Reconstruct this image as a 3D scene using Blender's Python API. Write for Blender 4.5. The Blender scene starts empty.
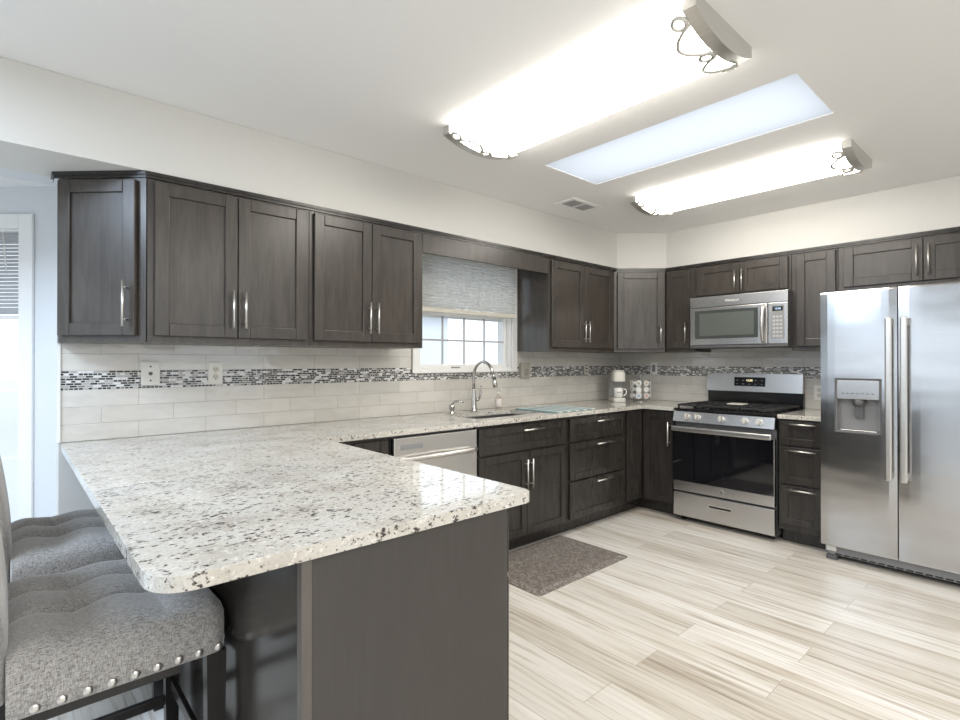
import bpy, bmesh, math, random
from mathutils import Vector, Matrix, Euler
random.seed(7)
PI = math.pi
S = bpy.context.scene
C = S.collection

# ------------------------------------------------------------------ camera
cd = bpy.data.cameras.new('camera'); cam = bpy.data.objects.new('camera', cd); C.objects.link(cam)
cam.location = (0, 0, 1.2864)
cam.rotation_euler = (math.radians(90.19), 0, math.radians(48.10 - 90))
cd.sensor_width = 36; cd.lens = 525.8 / 960 * 36; cd.clip_start = 0.02; cd.clip_end = 200
S.camera = cam
# ------------------------------------------------------------------ world, lights, exposure
W = bpy.data.worlds.new('overcast_sky'); S.world = W; W.use_nodes = True
bg = W.node_tree.nodes['Background']
bg.inputs['Color'].default_value = (0.84, 0.92, 1.0, 1)
bg.inputs['Strength'].default_value = 1.7
S.view_settings.view_transform = 'Standard'; S.view_settings.look = 'None'
S.view_settings.gamma = 1; S.view_settings.use_curve_mapping = False
S.view_settings.exposure = 0.23
LAMP = 11.5          # radiance of the fluorescent diffusers
def area(name, loc, rot, sx, sy, power, col):
    l = bpy.data.lights.new(name, 'AREA'); l.shape = 'RECTANGLE'; l.size = sx; l.size_y = sy
    l.energy = power; l.color = col
    o = bpy.data.objects.new(name, l); C.objects.link(o); o.location = loc; o.rotation_euler = rot
    return o
# both lamps are added fill, out of view: behind the camera, bluish over nook
area('rear_fill_light', (0.9, -1.55, 2.43), (0, 0, 0), 3.2, 1.8, 98, (1.0, 0.97, 0.92))
area('nook_fill_light', (-1.25, 2.1, 2.41), (0, 0, 0), 1.0, 0.6, 70, (0.68, 0.82, 1.0))

# ------------------------------------------------------------------ node helpers
def mat(name):
    m = bpy.data.materials.new(name); m.use_nodes = True
    nt = m.node_tree
    return m, nt, nt.nodes['Principled BSDF']
def N(nt, t, **kw):
    n = nt.nodes.new(t)
    for k, v in kw.items():
        if k in n.inputs: n.inputs[k].default_value = v
        else: setattr(n, k, v)
    return n
def L(nt, a, b): nt.links.new(a, b)
def objco(nt, scale=(1, 1, 1), rand=False):
    tc = N(nt, 'ShaderNodeTexCoord'); mp = N(nt, 'ShaderNodeMapping'); mp.inputs['Scale'].default_value = scale
    src = tc.outputs['Object']
    if rand:
        oi = N(nt, 'ShaderNodeObjectInfo'); mu = N(nt, 'ShaderNodeMath', operation='MULTIPLY'); mu.inputs[1].default_value = 23.7
        L(nt, oi.outputs['Random'], mu.inputs[0])
        ad = N(nt, 'ShaderNodeVectorMath', operation='ADD'); L(nt, src, ad.inputs[0]); L(nt, mu.outputs[0], ad.inputs[1])
        src = ad.outputs[0]
    L(nt, src, mp.inputs[0]); return mp.outputs[0]
def ramp(nt, fac, stops, interp='LINEAR'):
    r = N(nt, 'ShaderNodeValToRGB'); cr = r.color_ramp; cr.interpolation = interp
    while len(cr.elements) < len(stops): cr.elements.new(0.5)
    for e, (p, c) in zip(cr.elements, stops):
        e.position = p; e.color = (*c, 1) if len(c) == 3 else c
    L(nt, fac, r.inputs[0]); return r.outputs[0]
def mix(nt, fac, a, b, bt='MIX'):
    m = N(nt, 'ShaderNodeMix', data_type='RGBA', blend_type=bt)
    for s, v in ((0, fac), (6, a), (7, b)):
        if isinstance(v, (int, float)): m.inputs[s].default_value = v
        elif isinstance(v, tuple): m.inputs[s].default_value = (*v, 1)
        else: L(nt, v, m.inputs[s])
    return m.outputs[2]
def bump(nt, b, h, strength=.2, dist=.002):
    n = N(nt, 'ShaderNodeBump'); n.inputs['Strength'].default_value = strength; n.inputs['Distance'].default_value = dist
    L(nt, h, n.inputs['Height']); L(nt, n.outputs[0], b.inputs['Normal'])
def plain(name, col, rough=.5, metal=0, spec=.5):
    m, nt, b = mat(name); b.inputs['Base Color'].default_value = (*col, 1)
    b.inputs['Roughness'].default_value = rough; b.inputs['Metallic'].default_value = metal
    b.inputs['Specular IOR Level'].default_value = spec
    n = N(nt, 'ShaderNodeTexNoise', Scale=60.0); L(nt, objco(nt), n.inputs['Vector'])
    bump(nt, b, n.outputs['Fac'], .04, .001)
    return m
def emit(name, col, s):
    m, nt, b = mat(name); b.inputs['Base Color'].default_value = (*col, 1)
    b.inputs['Emission Color'].default_value = (*col, 1); b.inputs['Emission Strength'].default_value = s
    return m

def m_wood(name, c0, c1, rough=.29, horiz=False, gr=.16):
    m, nt, b = mat(name)
    v = objco(nt, (1.2, 9, 9) if horiz else (9, 9, 1.2), True)
    n = N(nt, 'ShaderNodeTexNoise', Scale=3.0, Detail=6.0, Roughness=.6, Distortion=.6); L(nt, v, n.inputs['Vector'])
    v2 = objco(nt, (60, 60, 2.5), True)
    f = N(nt, 'ShaderNodeTexNoise', Scale=3.0, Detail=3.0); L(nt, v2, f.inputs['Vector'])
    a = ramp(nt, n.outputs['Fac'], [(.3, c0), (.7, c1)])
    g = ramp(nt, f.outputs['Fac'], [(.35, (1 - gr, 1 - gr, 1 - gr)), (.6, (1, 1, 1))])
    L(nt, mix(nt, 1.0, a, g, 'MULTIPLY'), b.inputs['Base Color'])
    b.inputs['Roughness'].default_value = rough
    bump(nt, b, f.outputs['Fac'], .06, .001)
    return m
def m_steel(name, col=(.62, .61, .6), rough=.26, wav=.0, axis='z'):
    m, nt, b = mat(name); b.inputs['Metallic'].default_value = 1
    v = objco(nt, (2, 2, 260) if axis == 'z' else (260, 260, 2))
    n = N(nt, 'ShaderNodeTexNoise', Scale=2.0, Detail=2.0); L(nt, v, n.inputs['Vector'])
    L(nt, ramp(nt, n.outputs['Fac'], [(.3, tuple(c * .93 for c in col)), (.7, col)]), b.inputs['Base Color'])
    b.inputs['Roughness'].default_value = rough
    if wav:
        w = N(nt, 'ShaderNodeTexNoise', Scale=2.6, Detail=1.0); L(nt, objco(nt, (1, 1, 2.2)), w.inputs['Vector'])
        bump(nt, b, w.outputs['Fac'], wav, .02)
    return m
def m_paint(name, col, rough=.6):
    m, nt, b = mat(name); b.inputs['Base Color'].default_value = (*col, 1); b.inputs['Roughness'].default_value = rough
    n = N(nt, 'ShaderNodeTexNoise', Scale=220.0, Detail=2.0); L(nt, objco(nt), n.inputs['Vector'])
    bump(nt, b, n.outputs['Fac'], .05, .0008)
    return m
def m_granite():
    m, nt, b = mat('granite')
    v = objco(nt)
    big = N(nt, 'ShaderNodeTexNoise', Scale=6.0, Detail=5.0, Roughness=.6); L(nt, v, big.inputs['Vector'])
    col = ramp(nt, big.outputs['Fac'], [(.3, (.43, .40, .355)), (.48, (.56, .535, .485)), (.7, (.62, .61, .58))])
    fine = N(nt, 'ShaderNodeTexNoise', Scale=150.0, Detail=3.0, Roughness=.7); L(nt, v, fine.inputs['Vector'])
    col = mix(nt, ramp(nt, fine.outputs['Fac'], [(.52, (0, 0, 0)), (.66, (.55, .55, .55))]), col, (.36, .33, .29))
    wf = N(nt, 'ShaderNodeTexNoise', Scale=70.0, Detail=2.0); L(nt, v, wf.inputs['Vector'])
    col = mix(nt, ramp(nt, wf.outputs['Fac'], [(.58, (0, 0, 0)), (.68, (.6, .6, .6))]), col, (.8, .79, .75))
    mask = N(nt, 'ShaderNodeTexNoise', Scale=9.0, Detail=3.0, Roughness=.6); L(nt, objco(nt, (1, 1.7, 1)), mask.inputs['Vector'])
    mk = ramp(nt, mask.outputs['Fac'], [(.34, (0, 0, 0)), (.60, (1, 1, 1))])
    sp = N(nt, 'ShaderNodeTexNoise', Scale=88.0, Detail=2.5, Roughness=.65); L(nt, objco(nt, (.72, 1.25, 1)), sp.inputs['Vector'])
    thr = N(nt, 'ShaderNodeMath', operation='MULTIPLY_ADD'); L(nt, mk, thr.inputs[0]); thr.inputs[1].default_value = .085; L(nt, sp.outputs['Fac'], thr.inputs[2])
    col = mix(nt, ramp(nt, thr.outputs[0], [(.625, (0, 0, 0)), (.675, (.85, .85, .85))]), col, (.16, .145, .13))
    col = mix(nt, ramp(nt, thr.outputs[0], [(.68, (0, 0, 0)), (.715, (1, 1, 1))]), col, (.035, .032, .03))
    L(nt, col, b.inputs['Base Color']); b.inputs['Roughness'].default_value = .07
    b.inputs['Specular IOR Level'].default_value = .6
    return m
def m_floor():
    m, nt, b = mat('vinyl_plank')
    tc = N(nt, 'ShaderNodeTexCoord'); se = N(nt, 'ShaderNodeSeparateXYZ'); L(nt, tc.outputs['Object'], se.inputs[0])
    cb = N(nt, 'ShaderNodeCombineXYZ'); L(nt, se.outputs['Y'], cb.inputs['X']); L(nt, se.outputs['X'], cb.inputs['Y'])
    br = N(nt, 'ShaderNodeTexBrick', offset=.37, Scale=1.0); L(nt, cb.outputs[0], br.inputs['Vector'])
    br.inputs['Color1'].default_value = (0, 0, 0, 1); br.inputs['Color2'].default_value = (1, 1, 1, 1); br.inputs['Mortar'].default_value = (.5, .5, .5, 1)
    br.inputs['Mortar Size'].default_value = .0016; br.inputs['Brick Width'].default_value = 1.22; br.inputs['Row Height'].default_value = .18
    br.inputs['Mortar Smooth'].default_value = .2; br.inputs['Bias'].default_value = 0
    sc = N(nt, 'ShaderNodeVectorMath', operation='SCALE'); L(nt, br.outputs['Color'], sc.inputs[0]); sc.inputs['Scale'].default_value = 31.0
    ad = N(nt, 'ShaderNodeVectorMath', operation='ADD'); L(nt, tc.outputs['Object'], ad.inputs[0]); L(nt, sc.outputs[0], ad.inputs[1])
    mp = N(nt, 'ShaderNodeMapping'); mp.inputs['Scale'].default_value = (48, 1.7, 1); L(nt, ad.outputs[0], mp.inputs[0])
    g = N(nt, 'ShaderNodeTexNoise', Scale=1.0, Detail=7.0, Roughness=.62, Distortion=.5); L(nt, mp.outputs[0], g.inputs['Vector'])
    mp2 = N(nt, 'ShaderNodeMapping'); mp2.inputs['Scale'].default_value = (7, .55, 1); L(nt, ad.outputs[0], mp2.inputs[0])
    g2 = N(nt, 'ShaderNodeTexNoise', Scale=1.0, Detail=3.0); L(nt, mp2.outputs[0], g2.inputs['Vector'])
    tone = ramp(nt, br.outputs['Color'], [(0, (.55, .515, .465)), (.5, (.64, .615, .575)), (1, (.71, .69, .66))])
    gr = ramp(nt, g.outputs['Fac'], [(.27, (.34, .29, .24)), (.40, (.78, .73, .67)), (.50, (1, 1, 1)), (.72, (1.12, 1.12, 1.12))])
    col = mix(nt, .85, tone, gr, 'MULTIPLY')
    col = mix(nt, .6, col, ramp(nt, g2.outputs['Fac'], [(.32, (.72, .66, .58)), (.5, (1, 1, 1))]), 'MULTIPLY')
    col = mix(nt, br.outputs['Fac'], col, (.40, .36, .31))
    L(nt, col, b.inputs['Base Color']); b.inputs['Roughness'].default_value = .36
    bump(nt, b, br.outputs['Fac'], .12, -.001)
    return m
def m_tile(axis):
    """long glossy subway tile on a wall; axis = the wall's horizontal axis"""
    m, nt, b = mat('subway_tile_' + axis)
    tc = N(nt, 'ShaderNodeTexCoord'); se = N(nt, 'ShaderNodeSeparateXYZ'); L(nt, tc.outputs['Object'], se.inputs[0])
    gt = N(nt, 'ShaderNodeMath', operation='GREATER_THAN'); L(nt, se.outputs['Z'], gt.inputs[0]); gt.inputs[1].default_value = 1.2
    of = N(nt, 'ShaderNodeMath', operation='MULTIPLY_ADD'); L(nt, gt.outputs[0], of.inputs[0]); of.inputs[1].default_value = -.33 + .16; of.inputs[2].default_value = -.914
    yy = N(nt, 'ShaderNodeMath', operation='ADD'); L(nt, se.outputs['Z'], yy.inputs[0]); L(nt, of.outputs[0], yy.inputs[1])
    cb = N(nt, 'ShaderNodeCombineXYZ'); xo = N(nt, 'ShaderNodeMath', operation='ADD'); xo.inputs[1].default_value = -.025; L(nt, se.outputs[axis], xo.inputs[0]); L(nt, xo.outputs[0], cb.inputs['X']); L(nt, yy.outputs[0], cb.inputs['Y'])
    br = N(nt, 'ShaderNodeTexBrick', offset=.5, Scale=1.0); L(nt, cb.outputs[0], br.inputs['Vector'])
    br.inputs['Color1'].default_value = (.60, .575, .53, 1); br.inputs['Color2'].default_value = (.67, .645, .60, 1); br.inputs['Mortar'].default_value = (.43, .40, .36, 1)
    br.inputs['Mortar Size'].default_value = .0014; br.inputs['Brick Width'].default_value = .305; br.inputs['Row Height'].default_value = .08
    br.inputs['Mortar Smooth'].default_value = .3
    n = N(nt, 'ShaderNodeTexNoise', Scale=5.0, Detail=3.0, Distortion=1.2); L(nt, objco(nt, (1, 1, 3)), n.inputs['Vector'])
    L(nt, mix(nt, .5, br.outputs['Color'], ramp(nt, n.outputs['Fac'], [(.35, (.85, .84, .83)), (.6, (1, 1, 1))]), 'MULTIPLY'), b.inputs['Base Color'])
    b.inputs['Roughness'].default_value = .08; b.inputs['Specular IOR Level'].default_value = .85
    w = N(nt, 'ShaderNodeTexNoise', Scale=11.0, Detail=1.0); L(nt, objco(nt, (1, 1, 1.6)), w.inputs['Vector'])
    inv = N(nt, 'ShaderNodeMath', operation='MULTIPLY_ADD'); L(nt, br.outputs['Fac'], inv.inputs[0]); inv.inputs[1].default_value = -.5
    L(nt, w.outputs['Fac'], inv.inputs[2])
    bump(nt, b, inv.outputs[0], .5, .006)
    return m
def m_mosaic(axis):
    m, nt, b = mat('mosaic_' + axis)
    tc = N(nt, 'ShaderNodeTexCoord'); se = N(nt, 'ShaderNodeSeparateXYZ'); L(nt, tc.outputs['Object'], se.inputs[0])
    yy = N(nt, 'ShaderNodeMath', operation='ADD'); L(nt, se.outputs['Z'], yy.inputs[0]); yy.inputs[1].default_value = -1.154
    cb = N(nt, 'ShaderNodeCombineXYZ'); L(nt, se.outputs[axis], cb.inputs['X']); L(nt, yy.outputs[0], cb.inputs['Y'])
    br = N(nt, 'ShaderNodeTexBrick', offset=.43, Scale=1.0, squash=.6, squash_frequency=3); L(nt, cb.outputs[0], br.inputs['Vector'])
    br.inputs['Color1'].default_value = (0, 0, 0, 1); br.inputs['Color2'].default_value = (1, 1, 1, 1); br.inputs['Mortar'].default_value = (.5, .5, .5, 1)
    br.inputs['Mortar Size'].default_value = .0016; br.inputs['Brick Width'].default_value = .030; br.inputs['Row Height'].default_value = .01125
    col = ramp(nt, br.outputs['Color'], [(0, (.012, .012, .014)), (.34, (.06, .058, .055)), (.46, (.42, .41, .40)), (.6, (.22, .20, .18)), (.68, (.74, .74, .74)), (.86, (.02, .02, .022))], 'CONSTANT')
    col = mix(nt, br.outputs['Fac'], col, (.62, .61, .59))
    L(nt, col, b.inputs['Base Color']); b.inputs['Roughness'].default_value = .12
    bump(nt, b, br.outputs['Fac'], .3, -.002)
    return m
def m_fabric():
    m, nt, b = mat('grey_linen')
    a = N(nt, 'ShaderNodeTexNoise', Scale=1.0, Detail=2.0, Roughness=.7); L(nt, objco(nt, (420, 420, 90)), a.inputs['Vector'])
    c = N(nt, 'ShaderNodeTexNoise', Scale=1.0, Detail=2.0, Roughness=.7); L(nt, objco(nt, (80, 420, 420)), c.inputs['Vector'])
    s = N(nt, 'ShaderNodeMath', operation='ADD'); L(nt, a.outputs['Fac'], s.inputs[0]); L(nt, c.outputs['Fac'], s.inputs[1])
    h = N(nt, 'ShaderNodeMath', operation='MULTIPLY'); L(nt, s.outputs[0], h.inputs[0]); h.inputs[1].default_value = .5
    L(nt, ramp(nt, h.outputs[0], [(.36, (.15, .144, .138)), (.5, (.38, .367, .354)), (.64, (.57, .555, .54))]), b.inputs['Base Color'])
    b.inputs['Roughness'].default_value = .9; b.inputs['Sheen Weight'].default_value = .6; b.inputs['Sheen Roughness'].default_value = .4
    bump(nt, b, h.outputs[0], .5, .002)
    return m
def m_glass(name, tint=(.98, .99, 1)):
    m, nt, b = mat(name); nt.nodes.remove(b); out = nt.nodes['Material Output']
    t = N(nt, 'ShaderNodeBsdfTransparent', Color=(*tint, 1)); g = N(nt, 'ShaderNodeBsdfGlossy', Roughness=.02)
    lw = N(nt, 'ShaderNodeLayerWeight', Blend=.5); mx = N(nt, 'ShaderNodeMixShader')
    pw = N(nt, 'ShaderNodeMath', operation='POWER'); pw.inputs[1].default_value = 4.0; L(nt, lw.outputs['Facing'], pw.inputs[0])
    f = N(nt, 'ShaderNodeMath', operation='MULTIPLY_ADD'); f.inputs[1].default_value = .5; f.inputs[2].default_value = .02; L(nt, pw.outputs[0], f.inputs[0])
    L(nt, f.outputs[0], mx.inputs[0]); L(nt, t.outputs[0], mx.inputs[1]); L(nt, g.outputs[0], mx.inputs[2]); L(nt, mx.outputs[0], out.inputs[0])
    return m
def m_shade():
    m, nt, b = mat('cellular_shade_cloth')
    b.inputs['Base Color'].default_value = (.55, .56, .56, 1); b.inputs['Roughness'].default_value = .9
    tr = N(nt, 'ShaderNodeBsdfTranslucent', Color=(.80, .78, .74, 1)); mx = N(nt, 'ShaderNodeMixShader'); mx.inputs[0].default_value = .5
    L(nt, b.outputs[0], mx.inputs[1]); L(nt, tr.outputs[0], mx.inputs[2]); L(nt, mx.outputs[0], nt.nodes['Material Output'].inputs[0])
    return m
def m_mat():
    m, nt, b = mat('embossed_rubber'); b.inputs['Base Color'].default_value = (.17, .15, .13, 1); b.inputs['Roughness'].default_value = .5
    w = N(nt, 'ShaderNodeTexNoise', Scale=14.0, Detail=1.5, Distortion=3.0); L(nt, objco(nt), w.inputs['Vector'])
    r = ramp(nt, w.outputs['Fac'], [(.44, (0, 0, 0)), (.5, (1, 1, 1)), (.56, (0, 0, 0))])
    L(nt, mix(nt, r, (.145, .127, .112), (.34, .31, .285)), b.inputs['Base Color'])
    bump(nt, b, r, .4, .003)
    return m
def m_stripes():
    m, nt, b = mat('striped_microfibre')
    w = N(nt, 'ShaderNodeTexWave', wave_type='BANDS', bands_direction='X', Scale=3.2, Distortion=.0); L(nt, objco(nt), w.inputs['Vector'])
    L(nt, ramp(nt, w.outputs['Fac'], [(0, (.20, .30, .31)), (.35, (.34, .40, .36)), (.6, (.46, .54, .56)), (.85, (.60, .62, .61))], 'CONSTANT'), b.inputs['Base Color'])
    b.inputs['Roughness'].default_value = .9
    return m

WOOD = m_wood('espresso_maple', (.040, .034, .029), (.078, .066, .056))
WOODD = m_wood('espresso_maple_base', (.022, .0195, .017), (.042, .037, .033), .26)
PANEL = m_wood('espresso_panel', (.044, .0385, .0345), (.050, .044, .0395), .42, gr=.08)
POST = m_wood('espresso_post', (.085, .075, .068), (.12, .107, .096), .42, gr=.06)
STOOLW = m_wood('stool_dark_wood', (.012, .011, .011), (.022, .02, .02), .28)
STEEL = m_steel('stainless'); FRIDGE = m_steel('fridge_stainless', (.55, .55, .555), .17, .16)
NICKEL = m_steel('brushed_nickel', (.72, .70, .67), .3); BRUSH = m_steel('fixture_nickel', (.72, .71, .68), .42)
CHROME = m_steel('faucet_steel', (.55, .53, .5), .2)
WALL = m_paint('wall_paint', (.70, .69, .66)); CEIL = m_paint('ceiling_paint', (.86, .855, .845), .8)
BLUEWALL = m_paint('nook_wall_paint', (.70, .72, .74))
WHITE = plain('white_trim_paint', (.84, .84, .83), .35); PLAST = plain('white_plastic', (.78, .77, .73), .35)
IVORY = plain('ivory_plastic', (.62, .59, .52), .4)
BLACK = plain('black_enamel', (.012, .012, .013), .18); BLACKM = plain('black_cast_iron', (.018, .018, .018), .55)
DGREY = plain('dark_grey_plastic', (.10, .10, .105), .4); MGREY = plain('mid_grey_plastic', (.24, .24, .245), .45)
OVENG = plain('oven_glass', (.006, .006, .008), .04, 0, .8); MWG = plain('microwave_glass', (.055, .062, .058), .08, 0, .6)
DARK = plain('shadow_gap', (.012, .011, .01), .7)
GRANITE = m_granite(); FLOORM = m_floor(); FABRIC = m_fabric(); GLASS = m_glass('window_glass')
SHADE = m_shade(); RUBBER = m_mat(); STRIPE = m_stripes()
DIFFUSER = emit('lit_diffuser', (1, .955, .87), LAMP)
DISPLAY = emit('lit_digits', (.95, .85, .5), 1.2); LCD = emit('lit_blue_digits', (.45, .62, .85), .8)
CREAM = plain('cream_plastic', (.66, .64, .58), .4); MUGW = plain('white_glaze', (.80, .79, .76), .2)
PODW = plain('pod_white', (.72, .72, .70), .4); PODG = plain('pod_lid_green', (.36, .42, .30), .4)
PODR = plain('pod_lid_red', (.55, .30, .28), .4); PODB = plain('pod_lid_blue', (.30, .42, .52), .4); PODY = plain('pod_lid_tan', (.55, .47, .33), .4)
SIDING = plain('pale_siding', (.80, .82, .84), .8); ROOFM = plain('shingle', (.19, .19, .2), .9); GRASS = plain('snowy_ground', (.55, .56, .57), .9)
CLEARP = m_glass('clear_plastic', (.94, .91, .89)); STEEL2 = m_steel('sink_steel', (.45, .45, .45), .3)

# ------------------------------------------------------------------ mesh builder
class MB:
    def __init__(s): s.bm = bmesh.new(); s.mi = 0
    def _new(s, before, smooth=False):
        for f in s.bm.faces:
            if f not in before: f.material_index = s.mi; f.smooth = smooth
    def box(s, x0, y0, z0, x1, y1, z1, bev=0, seg=2):
        x0, x1 = sorted((x0, x1)); y0, y1 = sorted((y0, y1)); z0, z1 = sorted((z0, z1))
        v = [s.bm.verts.new(p) for p in ((x0, y0, z0), (x1, y0, z0), (x1, y1, z0), (x0, y1, z0), (x0, y0, z1), (x1, y0, z1), (x1, y1, z1), (x0, y1, z1))]
        fs = [s.bm.faces.new([v[i] for i in q]) for q in ((0, 3, 2, 1), (4, 5, 6, 7), (0, 1, 5, 4), (1, 2, 6, 5), (2, 3, 7, 6), (3, 0, 4, 7))]
        for f in fs: f.material_index = s.mi
        if bev:
            es = list({e for f in fs for e in f.edges})
            r = bmesh.ops.bevel(s.bm, geom=es, offset=bev, segments=seg, profile=.5, affect='EDGES', clamp_overlap=True)
            for f in r['faces']: f.material_index = s.mi
        return s
    def cyl(s, p0, p1, r0, r1=None, n=20, cap=True):
        r1 = r0 if r1 is None else r1
        p0, p1 = Vector(p0), Vector(p1); d = (p1 - p0).normalized()
        a = d.orthogonal().normalized(); b = d.cross(a)
        A = [s.bm.verts.new(p0 + (a * math.cos(t) + b * math.sin(t)) * r0) for t in [2 * PI * i / n for i in range(n)]]
        B = [s.bm.verts.new(p1 + (a * math.cos(t) + b * math.sin(t)) * r1) for t in [2 * PI * i / n for i in range(n)]]
        for i in range(n):
            f = s.bm.faces.new((A[i], A[(i + 1) % n], B[(i + 1) % n], B[i])); f.smooth = True; f.material_index = s.mi
        if cap:
            for q in (A[::-1], B):
                f = s.bm.faces.new(q); f.material_index = s.mi
        return s
    def tube(s, pts, r, n=10, closed=False):
        pts = [Vector(p) for p in pts]; m = len(pts); rr = r if isinstance(r, (list, tuple)) else [r] * m
        rings = []; up = None
        for i, p in enumerate(pts):
            if closed: t = (pts[(i + 1) % m] - pts[i - 1]).normalized()
            else: t = (pts[min(i + 1, m - 1)] - pts[max(i - 1, 0)]).normalized()
            if up is None: up = t.orthogonal().normalized()
            up = (up - t * up.dot(t)).normalized(); b = t.cross(up)
            rings.append([s.bm.verts.new(p + (up * math.cos(2 * PI * k / n) + b * math.sin(2 * PI * k / n)) * rr[i]) for k in range(n)])
        for i in range(m if closed else m - 1):
            A, B = rings[i], rings[(i + 1) % m]
            for k in range(n):
                f = s.bm.faces.new((A[k], A[(k + 1) % n], B[(k + 1) % n], B[k])); f.smooth = True; f.material_index = s.mi
        if not closed:
            for q in (rings[0][::-1], rings[-1]):
                f = s.bm.faces.new(q); f.material_index = s.mi
        return s
    def prism(s, poly, z0, z1, bev=0, seg=2):
        A = [s.bm.verts.new((x, y, z0)) for x, y in poly]; B = [s.bm.verts.new((x, y, z1)) for x, y in poly]; n = len(poly)
        fs = [s.bm.faces.new(A[::-1]), s.bm.faces.new(B)]
        fs += [s.bm.faces.new((A[i], A[(i + 1) % n], B[(i + 1) % n], B[i])) for i in range(n)]
        for f in fs: f.material_index = s.mi
        bmesh.ops.recalc_face_normals(s.bm, faces=fs)
        if bev:
            es = [e for f in fs[:2] for e in f.edges]
            r = bmesh.ops.bevel(s.bm, geom=es, offset=bev, segments=seg, profile=.5, affect='EDGES', clamp_overlap=True)
            for f in r['faces']: f.material_index = s.mi
        return s
    def lathe(s, prof, c=(0, 0, 0), n=28):
        c = Vector(c); rings = []
        for r, z in prof:
            rings.append([s.bm.verts.new(c + Vector((r * math.cos(2 * PI * k / n), r * math.sin(2 * PI * k / n), z))) for k in range(n)])
        for A, B in zip(rings, rings[1:]):
            for k in range(n):
                f = s.bm.faces.new((A[k], A[(k + 1) % n], B[(k + 1) % n], B[k])); f.smooth = True; f.material_index = s.mi
        for q, fl in ((rings[0], True), (rings[-1], False)):
            f = s.bm.faces.new(q[::-1] if fl else q); f.material_index = s.mi
        return s
    def ball(s, c, r, sc=(1, 1, 1), u=14, v=10):
        before = set(s.bm.faces)
        bmesh.ops.create_uvsphere(s.bm, u_segments=u, v_segments=v, radius=r, matrix=Matrix.Translation(c) @ Matrix.Diagonal((*sc, 1)))
        s._new(before, True); return s
    def build(s, name, m, parent=None, bev=0):
        me = bpy.data.meshes.new(name); s.bm.to_mesh(me); s.bm.free()
        for x in (m if isinstance(m, (list, tuple)) else [m]): me.materials.append(x)
        o = bpy.data.objects.new(name, me); C.objects.link(o)
        if parent is not None: o.parent = parent
        return o
def thing(name, label, cat, loc=(0, 0, 0), rz=0, group=None):
    o = bpy.data.objects.new(name, None); C.objects.link(o); o.empty_display_size = .1
    o.location = loc; o.rotation_euler = (0, 0, rz); o['label'] = label; o['category'] = cat
    if group: o['group'] = group
    return o
def tag(o, label, cat, group=None):
    o['label'] = label; o['category'] = cat
    if group: o['group'] = group
    return o
def struct(name, mb, m, parent=None):
    o = mb.build(name, m, parent)
    if parent is None: o['kind'] = 'structure'
    return o
def sroot(name, loc, rz=0):
    o = bpy.data.objects.new(name, None); C.objects.link(o); o.location = loc; o.rotation_euler = (0, 0, rz); o['kind'] = 'structure'
    return o
def text(name, body, size, m, parent, loc, rot, depth=.0004, align='CENTER'):
    cu = bpy.data.curves.new(name, 'FONT'); cu.body = body; cu.size = size; cu.align_x = align; cu.align_y = 'CENTER'; cu.extrude = depth
    cu.materials.append(m)
    tmp = bpy.data.objects.new(name, cu); me = bpy.data.meshes.new_from_object(tmp); bpy.data.objects.remove(tmp)
    me.transform(Matrix.LocRotScale(Vector(loc), Euler(rot), None))
    o = bpy.data.objects.new(name, me); C.objects.link(o); o.parent = parent
    return o
R90 = -PI / 2

# ------------------------------------------------------------------ the room
YW, XW = 3.075, 4.72          # kitchen window wall, range wall
CZ, SZ = 2.448, 2.1286        # ceiling, underside of the soffit
b = MB(); b.box(-3.1, -3.0, -.12, 4.95, 4.5, 0); struct('floor', b, FLOORM)
b = MB(); SK = (2.36, .722, 2.87, 2.056)
b.box(-3.1, -3.0, CZ, SK[0], 4.5, CZ + .1).box(SK[2], -3.0, CZ, 4.95, 4.5, CZ + .1).box(SK[0], -3.0, CZ, SK[2], SK[1], CZ + .1).box(SK[0], SK[3], CZ, SK[2], 4.5, CZ + .1)
struct('ceiling', b, CEIL)
def wall(name, p0, p1, m, z1=CZ, holes=(), th=.15):
    """p0 -> p1 runs to the right as seen from inside; holes = (x0, z0, x1, z1) along it"""
    d = Vector(p1) - Vector(p0); ln = d.length; b = MB(); x = 0
    for hx0, hz0, hx1, hz1 in sorted(holes):
        b.box(x, 0, 0, hx0, th, z1)
        if hz0 > 0: b.box(hx0, 0, 0, hx1, th, hz0)
        b.box(hx0, 0, hz1, hx1, th, z1); x = hx1
    b.box(x, 0, 0, ln, th, z1)
    o = struct(name, b, m); o.location = (p0[0], p0[1], 0); o.rotation_euler = (0, 0, math.atan2(d.y, d.x)); return o
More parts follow.
